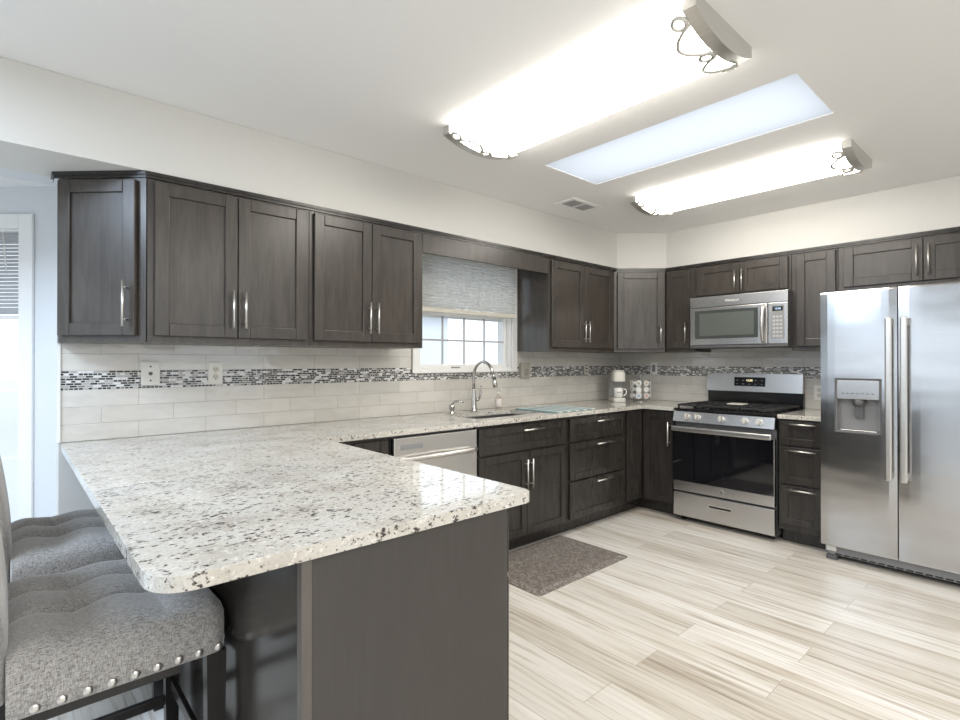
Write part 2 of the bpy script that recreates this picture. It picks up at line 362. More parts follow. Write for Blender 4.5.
def window(name, p0, ang, x0, z0, x1, z1, cols=4, rows=4, casing=.075, sash=.04, low=None, depth=.05, gridm=None):
    r = sroot(name, (p0[0], p0[1], 0), ang)
    b = MB(); c = casing; lo = c if low is None else low
    b.box(x0 - c, -.018, z0 - lo, x0, -.001, z1 + c, .004).box(x1, -.018, z0 - lo, x1 + c, -.001, z1 + c, .004).box(x0, -.018, z1, x1, -.001, z1 + c, .004).box(x0, -.018, z0 - lo, x1, -.001, z0, .004)
    b.build('casing', WHITE, r)
    b = MB(); b.box(x0, 0, z0, x0 + .012, .14, z1).box(x1 - .012, 0, z0, x1, .14, z1).box(x0 + .012, 0, z1 - .012, x1 - .012, .14, z1).box(x0 + .012, 0, z0, x1 - .012, .14, z0 + .012)
    b.build('jamb', WHITE, r)
    zm = (z0 + z1) / 2; q = .012
    for k, (a0, a1, yy) in enumerate(((z0 + q, zm + .02, depth), (zm - .02, z1 - q, depth + .032))):
        s = sash; X0, X1 = x0 + q, x1 - q
        b = MB(); b.box(X0, yy, a0, X0 + s, yy + .03, a1, .003).box(X1 - s, yy, a0, X1, yy + .03, a1, .003).box(X0 + s, yy, a0, X1 - s, yy + .03, a0 + s, .003).box(X0 + s, yy, a1 - s, X1 - s, yy + .03, a1, .003)
        f = b.build('sash', WHITE, r)
        b = MB(); b.box(X0 + s, yy + .012, a0 + s, X1 - s, yy + .018, a1 - s); b.build('pane', GLASS, f)
        if cols > 1 or rows > 2:
            b = MB(); w = .007
            for i in range(1, cols):
                xx = X0 + s + (X1 - X0 - 2 * s) * i / cols; b.box(xx - w, yy + .004, a0 + s, xx + w, yy + .011, a1 - s)
            nr = rows // 2
            for i in range(1, nr):
                zz = a0 + s + (a1 - a0 - 2 * s) * i / nr; b.box(X0 + s, yy + .003, zz - w, X1 - s, yy + .010, zz + w)
            b.build('muntin_grid', gridm or WHITE, f)
    return r
GRIDM = plain('grey_grid', (.42, .42, .43), .5)
KW = (2.172, 1.226, 3.102, 2.05)      # kitchen window hole (world x, z)
wall('wall_back', (.172, YW + .008), (4.87, YW + .008), WALL, holes=[(KW[0] - .172, KW[1], KW[2] - .172, KW[3])])
wk = window('window_1', (0, YW + .008), 0, *KW, cols=4, rows=4, casing=.060, low=.022, gridm=GRIDM, sash=.030, depth=.045)
wk.location.y = YW - .002
b = MB(); b.box(2.5, .036, 1.228, 2.585, .044, 1.248, .003); b.build('sash_latch', MGREY, wk)
wall('wall_right', (XW, YW + .158), (XW, -2.8), WALL)
wall('wall_rear', (4.87, -2.8), (-3.05, -2.8), WALL, holes=[(1.6, .5, 3.4, 2.1), (3.8, .5, 5.6, 2.1)])
window('fill_window_2', (4.87, -2.8), PI, 1.6, .5, 3.4, 2.1, 1, 2); window('fill_window_3', (4.87, -2.8), PI, 3.8, .5, 5.6, 2.1, 1, 2)  # unseen rear windows, added to let fill light into the room
wall('wall_left', (-2.9, -2.8), (-2.9, 3.6), BLUEWALL, holes=[(3.3, .95, 5.6, 2.08)])
window('window_4', (-2.9, -2.8), PI / 2, 3.3, .95, 5.6, 2.08, 3, 2)
# breakfast nook bay
wall('wall_nook_side', (.19, 3.5), (.19, YW + .158), BLUEWALL, 2.2)
wall('wall_nook_angled', (-.52, 4.21), (.19, 3.5), BLUEWALL, 2.2, holes=[(.16, .35, .805, 1.98)])
window('window_5', (-.52, 4.21), -PI / 4, .16, .35, .805, 1.98, 2, 4, depth=.04)
wall('wall_nook_back', (-2.2, 4.21), (-.52, 4.21), BLUEWALL, 2.2, holes=[(.2, .35, 1.48, 2.03)])
window('window_6', (-2.2, 4.21), 0, .2, .35, 1.48, 2.03, 4, 4)
wall('wall_nook_far', (-2.9, 3.51), (-2.2, 4.21), BLUEWALL, 2.2)
b = MB(); b.box(-3.05, YW + .02, 2.2, .34, 4.45, 2.44); struct('ceiling_nook', b, CEIL)
# soffit over the cabinets
b = MB(); b.prism([(-2.88, YW + .006), (-2.88, 2.704), (4.085, 2.704), (4.407, 2.40), (4.407, -2.78), (XW - .002, -2.78), (XW - .002, YW + .006)], SZ, CZ - .001)
struct('ceiling_soffit', b, WALL)
b = MB(); b.box(-2.88, YW + .007, SZ, .171, YW + .155, 2.2); struct('ceiling_beam', b, BLUEWALL)
# skylight
r = sroot('window_7', (0, 0, 0)); b = MB(); t = .03
b.box(SK[0] - t, SK[1] - t, CZ + .101, SK[0], SK[3] + t, 2.56).box(SK[2], SK[1] - t, CZ + .101, SK[2] + t, SK[3] + t, 2.56).box(SK[0], SK[1] - t, CZ + .101, SK[2], SK[1], 2.56).box(SK[0], SK[3], CZ + .101, SK[2], SK[3] + t, 2.9)
b.build('skylight_shaft', WHITE, r)
m_, nt_, b_ = mat('frosted_skylight_acrylic'); tr_ = N(nt_, 'ShaderNodeBsdfTranslucent', Color=(.60, .60, .615, 1)); L(nt_, tr_.outputs[0], nt_.nodes['Material Output'].inputs[0])
b = MB(); b.bm.faces.new([b.bm.verts.new((x, y, CZ + .006)) for x, y in ((SK[0] + .002, SK[1] + .002), (SK[2] - .002, SK[1] + .002), (SK[2] - .002, SK[3] - .002), (SK[0] + .002, SK[3] - .002))]); b.build('acrylic_pane', m_, r)
# tile backsplash with mosaic band
def splash(name, x0, y0, x1, y1, axis, top=1.372, holes=None):
    b = MB()
    segs = holes or []
    def piece(z0, z1, mi):
        b.mi = mi
        if segs:
            h0, h1, hz = segs
            if z1 > hz:
                if axis == 'X': b.box(x0, y0, z0, h0, y1, z1).box(h1, y0, z0, x1, y1, z1)
                if z0 < hz: b.box(h0, y0, z0, h1, y1, hz)
                return
        b.box(x0, y0, z0, x1, y1, z1)
    piece(.916, 1.154, 0); piece(1.154, 1.244, 1); piece(1.244, top, 0)
    return struct(name, b, [m_tile(axis), m_mosaic(axis)])
splash('wall_backsplash_window', .179, YW, 4.71, YW + .0075, 'X', 2.0, (KW[0] - .062, KW[2] + .062, KW[1] - .024))
splash('wall_backsplash_range', 4.711, 1.09, 4.7195, YW - .0005, 'Y', 1.372)
b = MB(); b.box(.166, YW - .006, .916, .178, YW + .0075, 1.372); struct('trim_1', b, WHITE)
b = MB(); b.box(.18, YW - .006, 0, .445, YW + .007, .09, .003); struct('baseboard_back', b, WHITE)
# dark moulding along the top of the wall cabinets
def inset(path, d):
    out = []
    for i, p in enumerate(path):
        p = Vector(p); ns = []
        for a, c in ((i - 1, i), (i, i + 1)):
            if 0 <= a and c < len(path):
                t = (Vector(path[c]) - Vector(path[a])).normalized(); ns.append(Vector((t.y, -t.x)))
        n = sum(ns, Vector((0, 0))).normalized(); k = d / max(.3, n.dot(ns[0])); out.append(tuple(p + n * k))
    return out
PATH = [(.155, YW - .004), (.155, 3.0), (.452, 2.712), (4.085, 2.712), (4.412, 2.41), (4.412, .12)]
b = MB()
for z0, z1, d in ((2.1, 2.113, .006), (2.113, SZ - .001, .014)):
    o_ = inset(PATH, d); i_ = inset(PATH, .004); b.prism(o_ + i_[::-1], z0, z1)
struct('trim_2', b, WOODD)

# ------------------------------------------------------------------ cabinets
def shaker(x0, z0, x1, z1, fw=.057, y=0):
    b = MB(); fz = min(fw, (z1 - z0) * .30); e = .003
    b.box(x0, y, z0, x0 + fw, y + .02, z1, e).box(x1 - fw, y, z0, x1, y + .02, z1, e)
    b.box(x0 + fw, y + .0004, z0, x1 - fw, y + .02, z0 + fz, e).box(x0 + fw, y + .0004, z1 - fz, x1 - fw, y + .02, z1, e)
    b.box(x0 + fw - .002, y + .011, z0 + fz - .002, x1 - fw + .002, y + .018, z1 - fz + .002)
    return b
def bar_handle(parent, p0, p1, off=.032, r=.0052, inset_=.03, name='handle'):
    p0, p1 = Vector(p0), Vector(p1); d = (p1 - p0).normalized(); o = Vector((0, -off, 0)); b = MB()
    b.cyl(p0 + o, p1 + o, r)
    for q in (p0 + d * inset_, p1 - d * inset_): b.cyl(q + o, q, r * .75)
    return b.build(name, NICKEL, parent)
def upper(label, loc, rz, Wd, doors, z0=1.372, z1=2.099, depth=.34, doorz=(1.402, 2.088), hl=.18, hz=1.448, name='wall_cabinet', body=None, m=None):
    """doors = (x0, x1, handle x or None); local y = 0 at door front"""
    m = m or WOOD
    t = thing(name, label, 'cabinet', loc, rz)
    if body is None:
        b = MB(); b.box(0, .021, z0, Wd, depth, z1, .0015); b.box(.018, .018, z0 - .0, Wd - .018, .03, z0 + .02)
        body = b
    body.build('cabinet_body', m, t)
    for x0, x1, hx in doors:
        d = shaker(x0, doorz[0], x1, doorz[1]).build('door', m, t)
        if hx is not None: bar_handle(d, (hx, 0, hz), (hx, 0, hz + hl))
    return t
YF, XF = 2.692, 4.393     # door fronts of the wall cabinets
upper('dark double-door wall cabinet above the cable plate and the white outlet', (.456, YF, 0), 0, .744, [(.026, .375, .349), (.379, .724, .405)], depth=.38)
upper('dark double-door wall cabinet beside the kitchen window, above plain tile', (1.202, YF, 0), 0, .744, [(.022, .370, .346), (.374, .722, .399)], depth=.38)
upper('dark double-door wall cabinet between the kitchen window and the diagonal corner cabinet', (3.160, YF, 0), 0, .895, [(.020, .436, .411), (.440, .852, .466)], depth=.38)
# angled end cabinet
b = MB(); b.prism([(.165, YW - .002), (.165, 2.99), (.452, 2.711), (.454, YW - .002)], 1.372, 2.099)
an = math.atan2(2.70 - 2.985, .452 - .16)
t = thing('angled_cabinet', 'narrow angled dark wall cabinet at the open end beside the nook', 'cabinet', (.150, 2.975, 0), an)
o = b.build('cabinet_body', WOOD, t); o.matrix_parent_inverse = Matrix.Identity(4)
o.data.transform((Matrix.Translation((.150, 2.975, 0)) @ Matrix.Rotation(an, 4, 'Z')).inverted())
ln = math.hypot(.292, .285); d = shaker(.012, 1.402, ln - .045, 2.088, .055).build('door', WOOD, t); bar_handle(d, (ln - .075, 0, 1.44), (ln - .075, 0, 1.64))
# diagonal corner cabinet
c0, c1 = Vector((4.068, 2.716)), Vector((4.402, 2.412)); an = math.atan2(c1.y - c0.y, c1.x - c0.x)
b = MB(); b.prism([(4.060, YW - .002), (4.060, 2.724), (4.068, 2.716), (4.402, 2.412), (4.708, 2.405), (4.708, YW - .002)], 1.372, 2.099)
nrm = Vector((math.sin(an), -math.cos(an))); base = c0 + nrm * .022
t = thing('corner_cabinet', 'diagonal dark corner wall cabinet above the coffee maker', 'cabinet', (base.x, base.y, 0), an)
o = b.build('cabinet_body', WOOD, t); o.data.transform((Matrix.Translation((base.x, base.y, 0)) @ Matrix.Rotation(an, 4, 'Z')).inverted())
ln = (c1 - c0).length; d = shaker(.022, 1.402, ln - .018, 2.088).build('door', WOOD, t); bar_handle(d, (ln - .055, 0, 1.45), (ln - .055, 0, 1.63))
# valance over the window
b = MB(); b.box(1.948, 2.712, 1.978, 3.158, 2.735, 2.099, .002); tag(b.build('window_valance', WOOD), 'dark wood valance board bridging the cabinets over the kitchen window', 'valance')
# range wall cabinets: local x runs towards the refrigerator
upper('narrow single-door dark wall cabinet between the diagonal corner cabinet and microwave', (XF, 2.402, 0), R90, .268, [(.008, .222, .198)], depth=.315)
upper('short double-door dark cabinet directly above the microwave', (XF, 2.131, 0), R90, .744, [(.012, .368, .342), (.372, .724, .398)], z0=1.826, doorz=(1.846, 2.088), depth=.315, hz=1.86, hl=.17)
upper('tall narrow single-door dark wall cabinet between microwave and refrigerator', (XF, 1.384, 0), R90, .296, [(.034, .286, None)], depth=.315)
upper('short wide double-door dark cabinet above the stainless refrigerator', (XF, 1.085, 0), R90, .925, [(.036, .468, .44), (.472, .895, .50)], z0=1.782, doorz=(1.812, 2.088), depth=.315, hz=1.845, hl=.2)

YB, XB = 2.445, 4.075      # base cabinet door fronts
def base(label, loc, rz, Wd, fronts, depth=.62, name='base_cabinet', z1=.882, m=None, hollow=False):
    """fronts = ('drawer'|'door'|'false_front', x0, z0, x1, z1, handle)"""
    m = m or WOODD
    t = thing(name, label, 'cabinet', loc, rz)
    b = MB()
    if hollow:
        w = .018; b.box(0, .021, .10, w, depth, z1).box(Wd - w, .021, .10, Wd, depth, z1).box(w, .021, .10, Wd - w, depth, .118).box(w, depth - w, .118, Wd - w, depth, z1)
        b.box(w, .021, .118, .035, .04, z1).box(Wd - .035, .021, .118, Wd - w, .04, z1).box(.035, .021, .672, Wd - .035, .04, .70).box(.035, .021, .855, Wd - .035, .04, z1).box(.44, .021, .118, .468, .04, .672)
    else: b.box(0, .021, .10, Wd, depth, z1, .0015)
    b.build('cabinet_body', m, t)
    b = MB(); b.box(0, .095, 0, Wd, .115, .10); b.build('toe_kick', m, t)
    for kind, x0, z0, x1, zz1, h in fronts:
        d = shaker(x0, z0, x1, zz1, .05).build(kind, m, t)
        if h: bar_handle(d, *h)
    return t
def hh(xc, z, ln=.17): return ((xc - ln / 2, 0, z), (xc + ln / 2, 0, z))
base('narrow dark base cabinet with one drawer beside the dishwasher', (1.130, YB, 0), 0, .412, [('drawer', .195, .69, .402, .862, hh(.30, .79, .15)), ('door', .195, .115, .402, .678, ((.23, 0, .45), (.23, 0, .63)))])
base('dark sink base cabinet with false drawer front and two doors', (2.172, YB, 0), 0, .902, [('false_front', .015, .692, .868, .862, hh(.49, .828, .2)), ('door', .015, .115, .452, .678, ((.428, 0, .43), (.428, 0, .63))), ('door', .456, .115, .868, .678, ((.48, 0, .43), (.48, 0, .63)))], hollow=True)
base('dark three-drawer base cabinet under the striped drying mat', (3.076, YB, 0), 0, .758, [('drawer', .014, .692, .738, .862, hh(.42, .828, .22)), ('drawer', .014, .404, .738, .678, hh(.42, .652, .22)), ('drawer', .014, .115, .738, .390, hh(.42, .366, .22))])
base('narrow dark three-drawer base cabinet between range and refrigerator', (XB, 1.370, 0), R90, .283, [('drawer', .014, .702, .272, .868, hh(.15, .852, .19)), ('drawer', .014, .432, .272, .688, hh(.15, .668, .19)), ('drawer', .014, .142, .272, .418, hh(.15, .395, .19))])
# L-shaped corner base with hinged pair of doors
t = thing('corner_base_cabinet', 'dark L-shaped corner base cabinet with two doors meeting in the angle', 'cabinet', (3.838, YB, 0))
def pl(p): return [(x - 3.838, y - YB) for x, y in p]
b = MB(); b.prism(pl([(3.838, 3.065), (3.838, 2.466), (4.096, 2.466), (4.096, 2.158), (4.70, 2.158), (4.70, 3.065)]), .10, .882); b.build('cabinet_body', WOODD, t)
b = MB(); b.prism(pl([(3.838, 2.56), (3.838, 2.54), (4.17, 2.54), (4.17, 2.158), (4.19, 2.158), (4.19, 2.56)]), 0, .10); b.build('toe_kick', WOODD, t)
shaker(.010, .115, .232, .868, .05).build('door', WOODD, t)
d = shaker(0, .115, .268, .868, .05); d.bm.transform(Matrix.Translation((XB - 3.838, 2.436 - YB, 0)) @ Matrix.Rotation(R90, 4, 'Z')); d = d.build('door', WOODD, t)
hx, hy = XB - 3.838, 2.193 - YB
b = MB(); b.cyl((hx - .032, hy, .59), (hx - .032, hy, .79), .006)
for z in (.62, .76): b.cyl((hx - .032, hy, z), (hx, hy, z), .0045)
b.build('handle', NICKEL, d)
# peninsula base
t = thing('peninsula_cabinet', 'dark peninsula base cabinet with plain end panel below the granite overhang', 'cabinet', (.742, 1.042, 0))
def px(x): return x - .742 + (.023 if x > 1 else 0)
b = MB(); b.box(px(.462), .018, .10, px(1.012), 2.018, .882); b.build('cabinet_body', WOODD, t)
b = MB(); b.box(px(.475), .02, 0, px(.93), 2.018, .0995); b.build('toe_kick', WOODD, t)
b = MB(); b.box(px(.468), 0, .0, px(1.014), .0175, .882, .001); b.build('end_panel', PANEL, t)
b = MB(); b.box(px(.444), -.004, .0, px(.467), .019, .882, .0015); b.build('corner_post', POST, t)
b = MB(); b.box(px(.450), .020, .0, px(.4615), 2.018, .882); b.build('back_panel', m_wood('espresso_gloss_panel', (.024, .021, .018), (.046, .040, .035), .16, gr=.05), t)
for k in range(3):
    y0 = .012 + k * .455
    for kind, z0, z1 in (('drawer', .692, .862), ('door', .115, .678)):
        d = shaker(0, z0, .445, z1, .05); d.bm.transform(Matrix.Translation((px(1.034), y0, 0)) @ Matrix.Rotation(PI / 2, 4, 'Z')); d = d.build(kind, WOODD, t)
        hx = px(1.034) + .032; b = MB()
        if kind == 'drawer':
            b.cyl((hx, y0 + .14, .78), (hx, y0 + .31, .78), .006)
            for q in (.17, .28): b.cyl((hx, y0 + q, .78), (hx - .032, y0 + q, .78), .0045)
        else:
            b.cyl((hx, y0 + .04, .45), (hx, y0 + .04, .63), .006)
            for q in (.48, .60): b.cyl((hx, y0 + .04, q), (hx - .032, y0 + .04, q), .0045)
        b.build('handle', NICKEL, d)

# ------------------------------------------------------------------ worktops
def fillet(poly, rad):
    out = []; n = len(poly)
    for i, p in enumerate(poly):
        r = rad.get(i, 0)
        if not r: out.append(p); continue
        p = Vector(p); a = (Vector(poly[i - 1]) - p).normalized(); c = (Vector(poly[(i + 1) % n]) - p).normalized()
        for k in range(9):
            t_ = k / 8; u = p + a * r * (1 - t_) ** 2 + c * r * t_ ** 2
            out.append(tuple(u))
    return out
YC, XC = 2.425, 4.056
SX0, SX1, SY0, SY1 = 2.27, 2.92, 2.55, 2.90
b = MB(); outer = fillet([(.178, YW - .003), (.178, 1.024), (1.132, 1.024), (1.132, YC), (XC, YC), (XC, 2.155), (4.71, 2.155), (4.71, YW - .003)], {1: .09, 2: .045, 3: .012})
# slab split round the sink opening, all one mesh
bm = b.bm
def loop(poly, z): return [bm.verts.new((x, y, z)) for x, y in poly]
hole = fillet([(SX0, SY0), (SX1, SY0), (SX1, SY1), (SX0, SY1)], {0: .05, 1: .05, 2: .05, 3: .05})
eb = .004
for z, flip in ((.914, False), (.884, True)):
    A = loop(inset(outer + outer[:1], -eb)[:-1] if False else outer, z); B = loop(hole, z)
    es = [bm.edges.new((q[i], q[(i + 1) % len(q)])) for q in (A, B) for i in range(len(q))]
    bmesh.ops.triangle_fill(bm, use_beauty=True, use_dissolve=False, edges=es, normal=(0, 0, -1 if flip else 1))
    if flip: A2, B2 = A, B
    else: A1, B1 = A, B
for P, Q in ((A1, A2), (B1, B2)):
    for i in range(len(P)): bm.faces.new((P[i], P[(i + 1) % len(P)], Q[(i + 1) % len(P)], Q[i]))
bmesh.ops.recalc_face_normals(bm, faces=bm.faces[:])
top_e = [e for e in bm.edges if all(v in set(A1 + A2) for v in e.verts) and abs(e.verts[0].co.z - e.verts[1].co.z) < 1e-6 and len(e.link_faces) == 2 and abs(e.link_faces[0].normal.z - e.link_faces[1].normal.z) > .5]
bmesh.ops.bevel(bm, geom=top_e, offset=.005, segments=3, profile=.5, affect='EDGES', clamp_overlap=True)
tag(b.build('granite_countertop', GRANITE), 'large speckled cream granite countertop wrapping from the peninsula past the sink', 'countertop')
b = MB(); b.box(XC, 1.088, .884, 4.71, 1.368, .914, .004); tag(b.build('granite_countertop', GRANITE), 'short piece of granite countertop between range and refrigerator', 'countertop')
# undermount sink (hangs below the slab)
b = MB(); g = .004; x0, x1, y0, y1 = SX0 - g, SX1 + g, SY0 - g, SY1 + g; zt, zb = .8825, .885 - .0
def tray(b, x0, y0, x1, y1, z0, z1, th):
    b.box(x0, y0, z0, x1, y1, z0 + th).box(x0, y0, z0 + th, x0 + th, y1, z1).box(x1 - th, y0, z0 + th, x1, y1, z1).box(x0 + th, y0, z0 + th, x1 - th, y0 + th, z1).box(x0 + th, y1 - th, z0 + th, x1 - th, y1, z1)
tray(b, x0 - .006, y0 - .006, x1 + .006, y1 + .006, .70, .8835, .006)
t = thing('kitchen_sink', 'undermount stainless sink basin below the window', 'sink', ((x0 + x1) / 2, (y0 + y1) / 2, .70))
o = b.build('basin', STEEL2, t); o.data.transform(Matrix.Translation((-(x0 + x1) / 2, -(y0 + y1) / 2, -.70)))
b = MB(); b.cyl((0, .05, .0061), (0, .05, .009), .045); b.build('drain', CHROME, t)

# ------------------------------------------------------------------ window shade, nook blind
t = thing('cellular_shade', 'pale grey pleated cellular shade half lowered over the kitchen window', 'blind', (2.60, YW - .07, 1.64))
b = MB(); n = 17; zt, zb = 2.065, 1.672; prof = []
for i in range(2 * n + 1):
    prof.append((0 if i % 2 else -.009, zb + (zt - zb) * i / (2 * n)))
for yo in (0,):
    vs = [[b.bm.verts.new((x, (y if yo == 0 else -y) + yo, z - 1.64)) for y, z in prof] for x in (-.49, .475)]
    for i in range(2 * n): b.bm.faces.new((vs[0][i], vs[1][i], vs[1][i + 1], vs[0][i + 1]))
b.build('pleated_cloth', SHADE, t)
b = MB(); b.box(-.49, -.014, 2.066 - 1.64, .475, .036, 2.10 - 1.64, .003); b.build('head_rail', IVORY, t)
b = MB(); b.box(-.493, -.014, 0, .478, .036, .031, .004); b.build('bottom_rail', IVORY, t)
t = thing('slatted_blind', 'white slatted blind raised partway in the nook window', 'blind', (-.52, 4.21, 0), -PI / 4)
b = MB()
for i in range(22):
    z = 1.958 - i * .0195; b.bm.verts.ensure_lookup_table()
    b.box(.178, .020, z - .013, .788, .0225, z + .004)
b.build('slats', plain('blind_slat', (.40, .41, .42), .5), t)
b = MB(); b.box(.175, .008, 1.967, .79, .036, 1.980, .002); b.build('head_rail', PLAST, t)
b = MB(); b.box(.176, .010, 1.510, .79, .037, 1.53, .003); b.build('bottom_rail', PLAST, t)
b = MB(); b.cyl((.70, .004, 1.967), (.72, .004, 1.76), .003); b.build('tilt_wand', PLAST, t)

# ------------------------------------------------------------------ ceiling fixtures, vent
def fixture(xc, y0, y1, w, label, fscale=1.0):
    t = thing('ceiling_light', label, 'ceiling light', (xc, (y0 + y1) / 2, CZ - .105), 0, 'fluorescent ceiling lights')
    hw = w / 2; D = .078
    def prof(k, m=14, drop=0):
        out = []
        for i in range(m + 1):
            u = -1 + 2 * i / m; out.append((u * hw * k, .104 - (.035 + (D - .035) * (1 - abs(u) ** 2.2)) * 1.0 - drop))
        return out
    ly = (y1 - y0) / 2
    b = MB(); P = prof(.97)
    rows = [[b.bm.verts.new((x, y, z)) for x, z in [(P[0][0], .1035)] + P + [(P[-1][0], .1035)]] for y in (-ly + .02, ly - .02)]
    for i in range(len(P) + 1):
        f = b.bm.faces.new((rows[0][i], rows[0][i + 1], rows[1][i + 1], rows[1][i])); f.smooth = True
    for q in (rows[0], rows[1][::-1]): b.bm.faces.new(q)
    bmesh.ops.recalc_face_normals(b.bm, faces=b.bm.faces[:])
    b.build('diffuser', DIFFUSER, t)
    for sgn in (-1, 1):
        b = MB(); P = prof(1.0, drop=.006); ya, yb = (ly - .045, ly) if sgn > 0 else (-ly, -ly + .045)
        pts = [(P[0][0], .104)] + P + [(P[-1][0], .104)]
        A = [b.bm.verts.new((x, ya, z)) for x, z in pts]; B = [b.bm.verts.new((x, yb, z)) for x, z in pts]; n = len(pts)
        b.bm.faces.new(A); b.bm.faces.new(B[::-1])
        for i in range(n): b.bm.faces.new((A[i], B[i], B[(i + 1) % n], A[(i + 1) % n]))
        bmesh.ops.recalc_face_normals(b.bm, faces=b.bm.faces[:])
        cap = b.build('end_cap', BRUSH, t)
        # scrolled wire over the diffuser at each end
        yi = (ly - .045) if sgn > 0 else (-ly + .045)
        def surf(u):   # height of the underside at u in -1..1
            return .104 - (.035 + (D - .035) * (1 - abs(u) ** 2.2)) - .013
        b = MB()
        for u0, u1 in ((-.80, -.07), (.07, .80)):
            pts = []
            for i in range(13):
                s_ = i / 12; u = u0 + (u1 - u0) * s_; pts.append((u * hw, yi - sgn * .075 * math.sin(PI * s_) ** .8, surf(u)))
            b.tube(pts, .0075, 8)
        for uc in (-.88, 0, .88):
            pts = [((uc * hw) + .022 * math.cos(a), yi - sgn * (.024 + .022 * math.sin(a)), surf(min(1, abs((uc * hw + .022 * math.cos(a)) / hw)))) for a in [2 * PI * i / 16 for i in range(16)]]
            b.tube(pts, .0075, 8, closed=True)
        b.build('wire_scroll', BRUSH, cap)
    return t
fixture(1.822, .772, 2.055, .44, 'long lit ceiling light nearer the stools, before the skylight')
fixture(3.480, .742, 2.050, .44, 'long lit ceiling light between the skylight and the range wall')
t = thing('ceiling_vent', 'small white metal vent in the ceiling near the sink', 'vent', (3.13, 2.40, CZ - .012))
b = MB(); b.box(-.17, -.09, 0, .17, -.06, .011, .003).box(-.17, .06, 0, .17, .09, .011, .003).box(-.17, -.06, 0, -.13, .06, .011, .003).box(.13, -.06, 0, .17, .06, .011, .003).box(-.006, -.06, 0, .006, .06, .011); b.build('frame', WHITE, t)
b = MB()
for i in range(9): b.box(-.13, -.056 + i * .0135, .003, .13, -.052 + i * .0135, .010)
b.build('louvres', plain('vent_louvre', (.42, .42, .42), .5), t)

# ------------------------------------------------------------------ wall plates
def plate(name, label, cat, x, z, wall_, w=.072, h=.117, m=PLAST, t=.006):
    """local x along the wall, y into it; wall_ 'b' = window wall, 'r' = range wall"""
    loc, rz = ((x, YW - t - .0005, z), 0) if wall_ == 'b' else ((4.711 - t - .0005, x, z), R90)
    r = thing(name, label, cat, loc, rz)
    b = MB(); b.box(-w / 2, 0, -h / 2, w / 2, t, h / 2, .002); b.build('cover_plate', m, r)
    return r
def duplex(r, m=IVORY):
    for z in (-.02, .02):
        b = MB(); b.cyl((0, -.0015, z), (0, 0, z), .0165); f = b.build('socket', m, r)
        b = MB(); b.box(-.007, -.0022, z - .002, -.0045, -.0014, z + .007).box(.0045, -.0022, z - .002, .007, -.0014, z + .007).cyl((0, -.0022, z - .009), (0, -.0014, z - .009), .0028, n=10); b.build('slots', BLACK, f)
r = plate('cable_plate', 'white wall plate with three dark jacks on the mosaic band', 'wall plate', .532, 1.227, 'b', .082)
for z, s in ((.035, .0045), (0, .009), (-.035, .0045)):
    b = MB(); b.cyl((0, -.003, z), (0, 0, z), s, n=14); b.build('jack', DGREY, r)
duplex(plate('electrical_outlet', 'white duplex outlet under the double-door cabinet, beside the cable plate', 'outlet', .834, 1.225, 'b'))
r = plate('electrical_outlet', 'small outlet on the mosaic band nearest the coffee maker', 'outlet', 4.130, 1.222, 'b', m=IVORY)
b = MB(); b.box(-.017, -.002, -.034, .017, 0, .034, .001); f = b.build('socket_insert', DGREY, r)
b = MB(); b.box(-.012, -.0035, -.026, .012, -.002, -.006).box(-.012, -.0035, .006, .012, -.002, .026); b.build('sockets', PLAST, f)
r = plate('light_switch', 'switch plate on the range wall above the pod carousel', 'switch', 2.696, 1.222, 'r')
b = MB(); b.box(-.017, -.003, -.034, .017, 0, .034, .002); b.build('rocker', MGREY, r)
duplex(plate('electrical_outlet', 'white outlet on the wall between range and refrigerator', 'outlet', 1.285, 1.045, 'r'))
r = thing('plug_in_light', 'rounded grey plug-in night light beside the kitchen window', 'night light', (3.255, YW - .034, 1.212))
b = MB(); b.prism(fillet([(-.055, 0), (.055, 0), (.055, .033), (-.055, .033)], {0: .012, 1: .012}), -.062, .062, .008); b.build('housing', plain('grey_beige_plastic', (.40, .375, .32), .4), r)
b = MB(); b.ball((0, -.001, -.012), .03, (1, .25, 1)); b.build('sensor_lens', plain('smoked_lens', (.30, .285, .25), .3), r)

# ------------------------------------------------------------------ dishwasher
t = thing('dishwasher', 'stainless dishwasher below the counter beside the sink cabinet', 'dishwasher', (1.550, 2.432, 0))
Wd = .612
b = MB(); b.box(.006, .035, .10, Wd - .006, .60, .878); b.build('tub_body', DGREY, t)
b = MB(); b.box(.006, 0, .115, Wd - .004, .034, .735, .004); d = b.build('door_panel', STEEL, t)
b = MB(); b.box(.006, 0, .737, Wd - .004, .034, .868, .005); cp = b.build('control_panel', STEEL, t)
b = MB(); b.box(.05, -.0012, .800, .20, .0005, .828); b.box(.054, -.0016, .804, .196, -.0011, .824); b.build('badge', MGREY, cp)
b = MB(); pts = []
for i in range(17):
    u = -1 + i / 8; pts.append((Wd / 2 + u * .28, -.018 - .022 * (1 - u * u), .752))
b.tube(pts, .013, 12); b.build('handle', NICKEL, d)
b = MB(); b.box(.006, .09, 0, Wd - .006, .11, .0995); b.build('toe_kick', WOODD, t)

